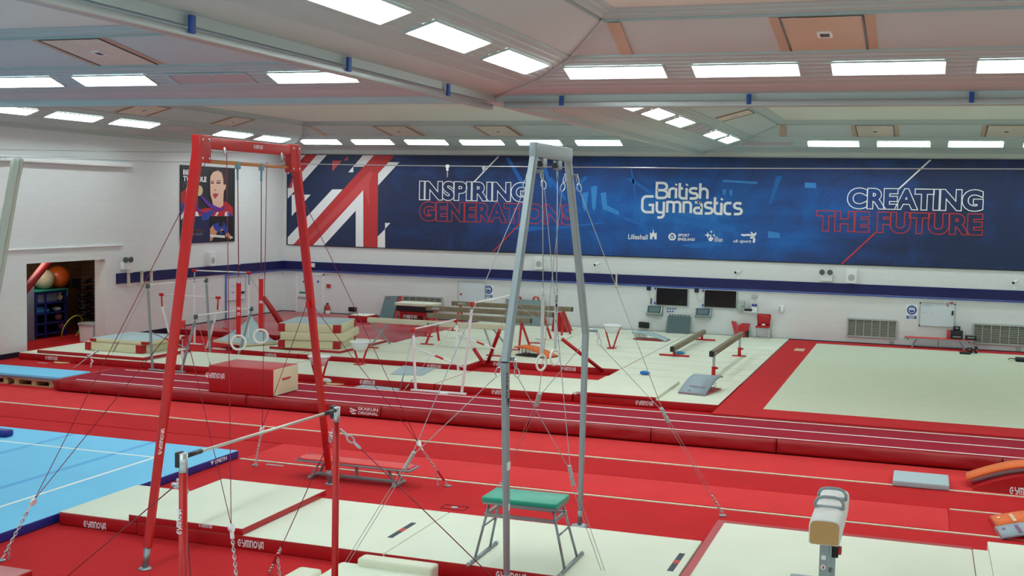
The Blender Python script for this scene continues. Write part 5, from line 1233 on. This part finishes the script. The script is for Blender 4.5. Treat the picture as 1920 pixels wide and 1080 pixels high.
for (x0, x1, z0, z1, mt, nm, lab) in ((1.02, 1.42, zb_, zb_+.30, BLACK, 'music_box', 'black stereo box on the wall bench beside the red case'), (.9, 1.01, zb_+.02, zb_+.30, PRINTR, 'red_case', 'small red case on the wall bench at the left of the black boxes'),
                                      (1.1, 1.33, zb_+.305, zb_+.44, BLACK, 'small_box', 'small black box on top of the stereo box on the wall bench'), (1.5, 1.86, zb_, zb_+.14, BLACK, 'flat_box', 'flat black box at the right end of the wall bench')):
    o = S(nm, lab, 'box', MB().box(x0, x1, YB-.6, YB-.3, z0, z1, .01), mt)
    if mt is BLACK: P('trim_strip', MB().box(x0+.08, x1-.06, YB-.606, YB-.6, z0+.07, z0+.1), GREYP, o)
for px0, px1, py0, py1, nm, lab in ((1813, 1824, 653, 662, 'speaker_box', 'black speaker box on the floor area below the wall bench'), (1827, 1833.5, 651, 663, 'upright_speaker', 'upright black speaker right of the wall bench')):
    a = G(px0, py1, .204); c = PY(px1, py0, a.y); o = S(nm, lab, 'speaker', MB().box(a.x, c.x, a.y, a.y+.25, .204, c.z, .01), BLACK); P('grille_mark', MB().box(a.x+.05, a.x+.09, a.y-.006, a.y, .3, .34), ORANGE, o)
a = G(1799, 663, .204); c = G(1820, 664, .204); S('black_tray', 'low black tray with red bits on the border below the wall bench', 'tray', MB().box(a.x, c.x, a.y-.15, a.y+.15, .204, .27, .02), BLACK)
a = G(1903, 677, .204); t = T('carry_case', 'black carry case lying on the cream floor area at the right edge', 'case', a+V((.4, 0, 0)))
P('case', MB().box(a.x, a.x+.9, a.y-.2, a.y+.2, .204, .33, .05), BLACK, t); P('strap', MB().tube([a+V((.02, 0, .06)), a+V((-.12, .05, .08)), a+V((-.2, .1, .03))], .015, 6), BLACK, t)
# green stool
t = T('spotting_stool', 'green topped metal coaching stool standing on the front mats', 'stool', (-4.84, 14.72, .2))
zt = 1.08
P('top', MB().box(-5.36, -4.32, 14.42, 15.02, zt-.07, zt, .02), GREEN, t); P('tray', MB().box(-5.35, -4.33, 14.44, 15.0, zt-.1, zt-.07), STEEL, t)
for x, fx in ((-5.28, -5.44), (-4.4, -4.2)):
    for y, fy in ((14.52, 14.44), (14.94, 15.02)): P('leg', MB().tube([(x, y, zt-.1), (fx, fy, .24)], .018, 10), STEEL, t)
    P('runner', MB().tube([(fx, 14.2, .225), (fx, 15.27, .225)], .024, 10), STEEL, t); P('rung', MB().tube([((x+fx)/2, 14.48, .66), ((x+fx)/2, 14.98, .66)], .013, 8), STEEL, t)
    for y in (14.2, 15.25): P('runner_cap', MB().tube([(fx, y-.02, .225), (fx, y+.04, .225)], .027, 10), GREYP, t)
    zr = zt-.24; kx = x+(fx-x)*.17; P('cross_rail', MB().box(kx-.018, kx+.018, 14.46, 15.0, zr-.02, zr+.02), STEEL, t)
for y in (14.46, 14.98): P('side_rail', MB().box(-5.32, -4.36, y-.016, y+.016, zt-.26, zt-.22), STEEL, t)
P('post', MB().box(-4.86, -4.84, 14.95, 14.98, zt-.24, zt-.1), STEEL, t)
# pommel horse
t = T('pommel_horse', 'cream leather pommel horse with two grey handles on a grey column', 'pommel horse', (-.94, 14.7, .2))
zt = 1.36; ya_, yb_ = 13.95, 15.66; xc = -.94
def hp(y, k=1.0, dz=0):
    o = []
    for a_, c_ in ((-.175, -.28), (-.18, -.1), (-.175, -.05), (-.15, -.018), (-.1, -.004), (0, 0), (.1, -.004), (.15, -.018), (.175, -.05), (.18, -.1), (.175, -.28), (.15, -.30), (-.15, -.30)):
        o.append((xc+a_*k, y, zt-.15+(c_+.15)*k+dz))
    return o
P('body', MB().loft([hp(ya_+.012, .93), hp(ya_+.03, 1), hp((ya_+yb_)/2), hp(yb_-.05, 1), hp(yb_-.01, .93), hp(yb_, .8)]), LEATH, t)
P('end_panel', MB().loft([hp(ya_, .9), hp(ya_+.014, .92)]), TAN, t)
for yh in (14.62, 15.1):
    yh += .0
    pts = [(-.165, -.02), (-.165, .05), (-.13, .1), (-.07, .118), (0, .12), (.07, .118), (.13, .1), (.165, .05), (.165, -.02)]
    P('pommel', MB().tube([(xc+a_, yh, zt+c_) for a_, c_ in pts], .019, 12), ALU, t)
    P('pommel_base', MB().box(xc-.17, xc+.17, yh-.035, yh+.035, zt-.012, zt+.012, .008), ALU, t)
P('column', MB().box(xc-.055, xc+.055, 14.08, 14.2, .22, zt-.3, .01), ALU, t); P('column', MB().box(xc-.055, xc+.055, 15.3, 15.42, .22, zt-.3, .01), ALU, t)
P('foot', MB().box(xc-.3, xc+.3, 14.02, 14.2, .2, .24, .01), ALU, t); P('foot', MB().box(xc-.5, xc+.5, 15.28, 15.44, .2, .24, .01), ALU, t)
P('crank_box', MB().box(xc+.075, xc+.15, 14.2, 14.3, .86, 1.02, .01), BLACK, t); P('crank_arm', MB().bar((xc+.1, 14.26, .95), (xc+.14, 14.5, 1.1), .07, .06), STEEL, t); P('crank_tip', MB().box(xc+.15, xc+.185, 14.2, 14.32, .9, .98, .01), PRINTR, t)
P('knob', MB().tube([(xc+.055, 14.18, .72), (xc+.12, 14.18, .72)], .03, 12), STEEL, t)
P('label_patch', MB().box(xc-.03, xc+.02, 14.074, 14.08, .86, .91), WHITE, t); rl_ = P('round_label', MB().tube([(xc-.005, 14.075, .77), (xc-.005, 14.08, .77)], .03, 16), WHITE, t); P('label_dot', MB().box(xc-.015, xc+.007, 14.071, 14.076, .755, .785), PRINTR, rl_)

# ================================================================== ALONG THE BACK WALL
a, c = PY(1251, 591, YB-.1), PY(1294, 633, YB-.35)
t = T('jigsaw_mat', 'grey foam jigsaw mat leaning on the back wall under the screens', 'mat', (a.x+.4, YB-.3, .2))
x0, x1 = PY(1252, 612, YB-.2).x, PY(1292.5, 612, YB-.2).x; zt_ = PY(1270, 593, YB-.1).z
b = MB(); n = 8; out = []
def jg(x, z): f = (z-.2)/(zt_-.2); return V((x, YB-.4+.33*f, z))
for i in range(n): x = x0+(x1-x0)*i/n; w8 = (x1-x0)/n; out += [(x, zt_), (x+w8*.3, zt_), (x+w8*.2, zt_+.06), (x+w8*.8, zt_+.06), (x+w8*.7, zt_)]
out.append((x1, zt_))
h8 = (zt_-.2)/n
for i in range(n): z = zt_-h8*i; out += [(x1, z-h8*.3), (x1+.05, z-h8*.2), (x1+.05, z-h8*.8), (x1, z-h8*.7)]
out += [(x1, .2), (x0, .2)]
for i in range(n): z = .2+h8*i; out += [(x0, z+h8*.3), (x0-.05, z+h8*.2), (x0-.05, z+h8*.8), (x0, z+h8*.7)]
P('sheet', b.poly([jg(*p) for p in out], (0, -.03, 0)), SLATE, t)
# red chair
c0 = G(1420.5, 641.5, .2); cx, cyy = c0.x, YB-.45
t = T('chair', 'red chair with chrome legs against the back wall', 'chair', (cx, cyy, .2)); zs = .2+.46
P('seat', MB().box(cx-.25, cx+.25, cyy-.25, cyy+.2, zs-.06, zs, .03), RED, t); P('backrest', MB().box(cx-.25, cx+.25, cyy+.18, cyy+.24, zs-.02, zs+.42, .06), RED, t)
for sx_ in (-1, 1):
    P('leg', MB().tube([(cx+.24*sx_, cyy-.2, zs-.03), (cx+.27*sx_, cyy-.3, .2)], .013, 8), CHROME, t); P('leg', MB().tube([(cx+.24*sx_, cyy+.22, zs+.3), (cx+.24*sx_, cyy+.18, zs-.03), (cx+.26*sx_, cyy+.3, .2)], .013, 8), CHROME, t)
q = V((cx+.02, cyy-.05, zs)); S('paper_ball', 'crumpled white paper on the seat of the red chair', 'paper', MB().ball(q+UZ*.04, .055, 1.4, 1, .75, 8, 6), WHITE)
# slumped red bag
x0, x1 = PY(1369, 620, YB-.3).x, PY(1405, 620, YB-.3).x; zt_ = PY(1385, 603, YB-.2).z
t = T('folded_cover', 'red and black vinyl cover slumped against the back wall beside the red chair', 'cover', ((x0+x1)/2, YB-.3, .2))
W_ = x1-x0
P('left_panel', MB().poly([(x0, YB-.1, zt_), (x0+W_*.25, YB-.12, zt_-.02), (x0+W_*.42, YB-.3, zt_-.2), (x0+W_*.5, YB-.5, .2), (x0+W_*.32, YB-.5, .2)], (0, .06, 0)), RED, t)
P('flap', MB().poly([(x0+W_*.3, YB-.2, zt_-.18), (x0+W_*.6, YB-.18, zt_-.05), (x1, YB-.16, zt_-.06), (x1-.04, YB-.22, zt_-.28), (x0+W_*.7, YB-.36, zt_-.42), (x0+W_*.42, YB-.36, zt_-.36)], (0, .07, 0)), RED, t)
P('lining', MB().poly([(x0+W_*.45, YB-.3, zt_-.36), (x1-.03, YB-.2, zt_-.3), (x1, YB-.46, .2), (x0+W_*.55, YB-.5, .2)], (0, .05, 0)), BLACK, t)
P('strap', MB().bar((x0+W_*.66, YB-.36, zt_-.3), (x0+W_*.84, YB-.53, .21), .09, .02), RED, t)
# things stored behind the beams
t = T('leaning_mat', 'slate grey folded mat with a red back leaning on the wall left of the vent', 'mat', (PY(733, 590, 43.4).x, 43.4, .0))
p = [PY(717, 596, 42.9), PY(743, 596, 42.9), PY(748, 555, 43.9), PY(724, 555, 43.9)]; lo = [p[0].copy(), p[1].copy()]
for q in lo: q.z = .2; q.y -= .25
P('sheet', MB().poly([lo[0], lo[1], p[2], p[3]], (0, -.1, 0)), SLATE, t); P('backing', MB().poly([q+V((.1, .02, 0)) for q in (lo[0], lo[1], p[2], p[3])], (0, .08, 0)), RED, t)
q = PY(726, 559, 43.7); P('badge', MB().poly([q+V((-.02, -.05, -.08)), q+V((.18, -.05, -.08)), q+V((.08, -.05, .04))], (0, -.01, 0)), PRINTR, t)
Yq = 42.3
a = PY(749, 590, Yq); c = PY(803, 590, Yq)
t = T('vaulting_box', 'red vaulting box with arched hand holes behind the cream beam', 'vaulting box', ((a.x+c.x)/2, Yq, .2)); zt_ = PY(770, 584, Yq).z
b = MB(); pts = [(a.x, .2), (a.x, zt_), (c.x, zt_), (c.x, .2)]; W_ = c.x-a.x
for k in (3, 2, 1): xm = a.x+W_*k/4; pts += [(xm+.16, .2), (xm+.14, .42), (xm, .5), (xm-.14, .42), (xm-.16, .2)]
P('body', b.poly([(x, Yq, z) for x, z in pts], (0, .6, 0)), RED, t); o = PY(752, 590, Yq-.006); P('lettering', gym(MB(), V((o.x+.1, Yq-.006, zt_-.28)), UX*.6, UZ, .14), PRINTW, t)
t = T('mat_trolley', 'cream and black folded boards stacked on the red vaulting box', 'boards', ((a.x+c.x)/2, Yq+.3, zt_))
P('black_board', MB().box(a.x-.1, c.x+.2, Yq-.1, Yq+.75, zt_, zt_+.22, .02), BLACK, t); P('cream_board', MB().box(a.x-.15, c.x+.25, Yq-.15, Yq+.75, zt_+.22, zt_+.34, .02), CREAM, t)
a = PY(672, 596, 42.8); b = MB().poly([(a.x, 42.6, .2), (a.x, 42.6, a.z+.1), (a.x+.5, 42.6, a.z-.05), (a.x+1.1, 42.6, a.z+.08), (a.x+1.1, 42.6, .2)], (0, .6, 0))
S('foam_wedge', 'red foam wedge pieces on the floor left of the leaning slate mat', 'foam wedge', b, RED)
slab(PY(655, 604, 41.5).x, PY(690, 604, 41.5).x, 41.4, 42.3, .2, .45, 'small cream mat with red end at the far left behind the cream beam', bev=.02)
p = [PY(948, 611, 43.6), PY(1021, 613, 43.6), PY(1023, 564, YB-.15), PY(949, 560, YB-.15)]
t = T('leaning_board', 'large grey board leaning on the back wall behind the brown beams', 'board', ((p[0].x+p[1].x)/2, 43.7, .2))
lo0, lo1 = p[0].copy(), p[1].copy(); lo0.z = lo1.z = .21
P('sheet', MB().poly([lo0, lo1, p[2], p[3]], (0, -.06, 0)), mat('grey board cloth', (122, 142, 142), .8), t)
for px in (972, 1005): q = PY(px, 561, YB-.16); P('loop', MB().tube([q+V((-.12, 0, -.06)), q+V((-.08, 0, .08)), q+V((.08, 0, .08)), q+V((.12, 0, -.06))], .035, 8), REDP, t)
p = [PY(1038, 587, 42), PY(1049, 587, 42), PY(1064, 628, 42), PY(1048, 628, 42)]
S('red_wedge', 'tall red foam wedge standing at the right end of the brown beams', 'foam wedge', MB().poly([(p[3].x-.3, 42, .2), (p[2].x, 42, .2), (p[1].x, 42, p[1].z), (p[0].x, 42, p[0].z)], (0, .7, 0)), RED)
flat([(1004, 634), (1022, 627), (1074, 629), (1055, 637)], .2, .26, 'cream board with a dark edge lying behind the brown beams', CREAM)
# small things on mats
c = G(1209, 703, .2); S('beanbag', 'small bright blue beanbag on the cream mat right of the grey frame', 'beanbag', MB().ball(c+UZ*.06, .12, 1.25, .75, .5, 14, 8), mat('bright blue', (36, 116, 200), .7))
c = G(1275, 664, .2); S('resistance_band', 'crumpled light blue band on the mat under the low brown beam', 'band', MB().ball(c+UZ*.05, .11, 1.6, .9, .45, 10, 7), mat('light blue', (60, 160, 205), .6))
for px, py, lab in ((120, 679, 'round cream floor cap on the red floor at the left'), (629, 719, 'round cream floor cap beside the chalk bowl behind the red leg')):
    S('floor_disc', lab, 'floor cap', MB().cyl(G(px, py), .28, 0, .015, 24), mat('cream cap', (226, 210, 160), .6))
c = G(612, 718); S('white_bag', 'small crumpled white bag beside the chalk bowl behind the red leg', 'bag', MB().ball(c+UZ*.07, .12, 1.5, .9, .6, 9, 6), WHITE)
c = G(832, 738); S('floor_cover', 'small white floor cover in front of the white uneven bars', 'cover', MB().lathe(c, [(0, 0), (.16, 0), (.1, .05), (0, .055)], 14), WHITE)
c = G(170, 690); S('floor_hook', 'small white hook post on the red floor at the left', 'hook', MB().tube([c, c+V((.02, 0, .14)), c+V((.08, 0, .2)), c+V((.02, 0, .24))], .025, 8), WHITE)
c = PY(786, 752, 25.2); c.z = .31; S('paper_scrap', 'thin white strip of paper lying on the tumbling track', 'paper', MB().box(c.x-.14, c.x+.14, c.y-.03, c.y+.03, .309, .318), WHITE)
t = T('tie_strap', 'grey strap with a hook rising from the floor to the left mat', 'strap', G(137, 691))
a, c = G(137, 691), PY(184, 656, 28.0); P('strap', MB().tube([a, a+(c-a)*.55], .012, 6), GREYP, t); P('hook', MB().tube([a+(c-a)*.5, c], .035, 8), CHROME, t)
for px, py, lab in ((515, 873, 'thin grey strip on the red floor near the hanging chain left of the bench'), (80, 681, 'thin grey strip on the red floor at the far left')):
    c = G(px, py); S('floor_strip', lab, 'floor strip', MB().box(c.x-.18, c.x+.18, c.y-.02, c.y+.02, 0, .014), GREYP)
t = T('floor_socket', 'small square floor socket outline on the red floor behind the green stool', 'floor socket', G(852, 952))
c = G(852, 952); P('plate', MB().box(c.x-.05, c.x+.05, c.y-.04, c.y+.04, 0, .012), GREYP, t); P('outline', bars4(MB(), [c+V((-.2, -.12, .004)), c+V((.2, -.12, .004)), c+V((.2, .12, .004)), c+V((-.2, .12, .004))], .008, .008), INK, t)

# ================================================================== STORE ROOM BEHIND THE OPENING
rx = -28.2                                             # front of the rack faces the hall (+X)
ry0, ry1 = PX(67, 600, rx).y, PX(123, 600, rx).y
zt_ = PX(95, 546, rx).z
t = T('storage_rack', 'dark blue shelving rack with a green top in the store room', 'rack', (rx-.4, (ry0+ry1)/2, 0)); RB = mat('rack blue', (28, 44, 120), .4)
b = MB()
for y in (ry0, (ry0*.68+ry1*.32), ry1):
    for x in (rx, rx-.9): b.box(x-.03, x+.03, y-.03, y+.03, 0, zt_)
P('upright', b, RB, t); b = MB()
for k in range(5): z = .15+(zt_-.2)*k/4; b.box(rx-.93, rx+.03, ry0, ry1, z-.025, z+.025)
P('shelf', b, RB, t); P('back_panel', MB().box(rx-.98, rx-.93, ry0, ry1, .1, zt_), BLACK, t); P('side_panel', MB().box(rx-.9, rx, ry1, ry1+.03, .1, zt_-.1), BLACK, t)
P('top_cover', MB().box(rx-1.0, rx+.06, ry0-.05, ry1+.08, zt_, zt_+.05, .01).box(rx-.95, rx+.05, ry1+.03, ry1+.08, zt_-.22, zt_), mat('teal cover', (20, 140, 120), .5), t)
for px, py, rr, mt, lab in ((82, 527.5, .36, mat('white ball', (206, 198, 170), .4), 'big white exercise ball on top of the store rack'), (109, 528, .40, mat('orange ball', (206, 92, 30), .3), 'big orange exercise ball on top of the store rack')):
    c = PX(px, py, rx-.4); c.z = zt_+.05+rr*.96; S('exercise_ball', lab, 'ball', MB().ball(c, rr, 1, 1, .97, 28, 18), mt)
c = PX(133, 540, rx-.1); S('black_box', 'black box beside the orange ball on the store rack', 'box', MB().box(rx-.28, rx+.02, c.y-.12, c.y+.26, zt_+.05, zt_+.36, .02), BLACK)
sz = [.15+(zt_-.2)*k/4+.025 for k in range(5)]
for py_, rr, mt, k, lab in ((109, .13, mat('pink ball', (150, 90, 110), .5), 1, 'dull pink ball on the second shelf of the store rack'), (116, .16, mat('purple ball', (150, 70, 150), .4), 0, 'purple ball on the bottom shelf of the store rack')):
    y = PX(py_, 610, rx-.2).y; S('small_ball', lab, 'ball', MB().ball((rx-.2, y, sz[k]+rr), rr), mt)
yb0 = ry0+.2
S('storage_tub', 'clear tub of odds and ends on the top shelf of the store rack', 'tub', MB().box(rx-.6, rx-.05, yb0, ry1-.35, sz[3], sz[3]+.34, .03), mat('tub plastic', (120, 136, 160), .3))
S('soft_toy', 'small cream soft toy on the top shelf of the store rack', 'toy', MB().ball((rx-.1, ry1-.18, sz[3]+.12), .11, 1, 1, 1.1).ball((rx-.1, ry1-.18, sz[3]+.29), .08), mat('cream fluff', (170, 160, 140), .9))
S('blue_pile', 'pile of light blue cloths on the third shelf of the store rack', 'cloths', MB().box(rx-.6, rx-.05, yb0-.1, yb0+.55, sz[2], sz[2]+.12, .04).box(rx-.55, rx-.1, yb0-.05, yb0+.45, sz[2]+.11, sz[2]+.2, .03), mat('blue cloth', (50, 130, 190), .8))
S('grey_kit', 'grey straps on the third shelf of the store rack', 'straps', MB().ball((rx-.15, ry1-.28, sz[2]+.08), .16, 1, 1, .5, 9, 6), GREYP)
y = PX(157, 600, -28.4).y
t = T('dumbbell_rack', 'grey upright rack of small dumbbells in the store room', 'rack', (-28.4, y, 0))
P('column', MB().box(-28.45, -28.25, y-.12, y+.12, 0, PX(153, 563, -28.4).z, .02), STEEL, t)
P('base', MB().box(-28.75, -28.0, y-.4, y+.4, 0, .06, .02), STEEL, t)
for k in range(7):
    for s in (-1, 1):
        zz = .35+.24*k; yy = y+s*.3; d = T('dumbbell', '%s dumbbell from the bottom on the %s of the dumbbell rack' % (ORD[k], 'left' if s < 0 else 'right'), 'dumbbell', (-28.2, yy, zz), 'dumbbells on the upright rack')
        P('grip', MB().tube([(-28.4, yy, zz+.05), (-28.0, yy, zz+.05)], .025, 8), CHROME, d)
        for x in (-28.38, -28.1): P('weight', MB().tube([(x, yy, zz+.05), (x+.1, yy, zz+.05)], .085+.004*(6-k), 8), BLACK, d)
c = PX(135, 616, -27.7); S('hoop', 'yellow green hoop leaning in the store room', 'hoop', MB().tube([c+V((.2*math.sin(k*math.pi/16), .46*math.cos(k*math.pi/16), .46*math.sin(k*math.pi/16))) for k in range(32)], .022, 8, closed=True), mat('lime hoop', (190, 210, 70), .4))
c = PX(167, 640, -26.4); yw = c.y
t = T('waste_bin', 'white square bin standing in the store opening', 'bin', (-26.3, yw+.0, 0)); zb2 = PX(167, 607, -26.1).z
P('body', MB().loft([[(-26.6, yw-.2, 0), (-26.12, yw-.2, 0), (-26.12, yw+.25, 0), (-26.6, yw+.25, 0)], [(-26.63, yw-.23, zb2-.1), (-26.09, yw-.23, zb2-.1), (-26.09, yw+.28, zb2-.1), (-26.63, yw+.28, zb2-.1)]], smooth=False), WHITE, t)
P('lid', MB().box(-26.66, -26.06, yw-.26, yw+.31, zb2-.1, zb2, .02), GREYP, t)
a, c = PX(40, 552, -27.2), PX(92, 488, -27.2); S('red_pole', 'thick red padded pole leaning at the top left of the store room', 'pole', MB().tube([a+(a-c)*.8, c+(c-a)*.4], .13, 14), mat('dark red pad', (150, 24, 30), .5))
c = PX(63, 600, -28.0); S('grey_locker', 'grey locker at the left of the store rack', 'locker', MB().box(-28.6, -28.0, c.y-.45, c.y+.05, 0, PX(63, 537, -28.0).z, .02), mat('locker grey', (120, 130, 150), .5))
c = PX(180, 605, -28.9); S('red_weight', 'dark red round weight by the dumbbell rack in the store room', 'weight', MB().tube([(-28.95, c.y, c.z), (-28.8, c.y, c.z)], .22, 18).box(-28.95, -28.8, c.y-.1, c.y+.1, 0, c.z), mat('weight red', (110, 20, 26), .5))
ld = bpy.data.lights.new('store_lamp', 'AREA'); ld.size = 1.2; ld.energy = 30; ld.color = (1, .9, .76)
o = bpy.data.objects.new('store_lamp', ld); C.objects.link(o); o.location = (-27.6, 31.5, 3.3)
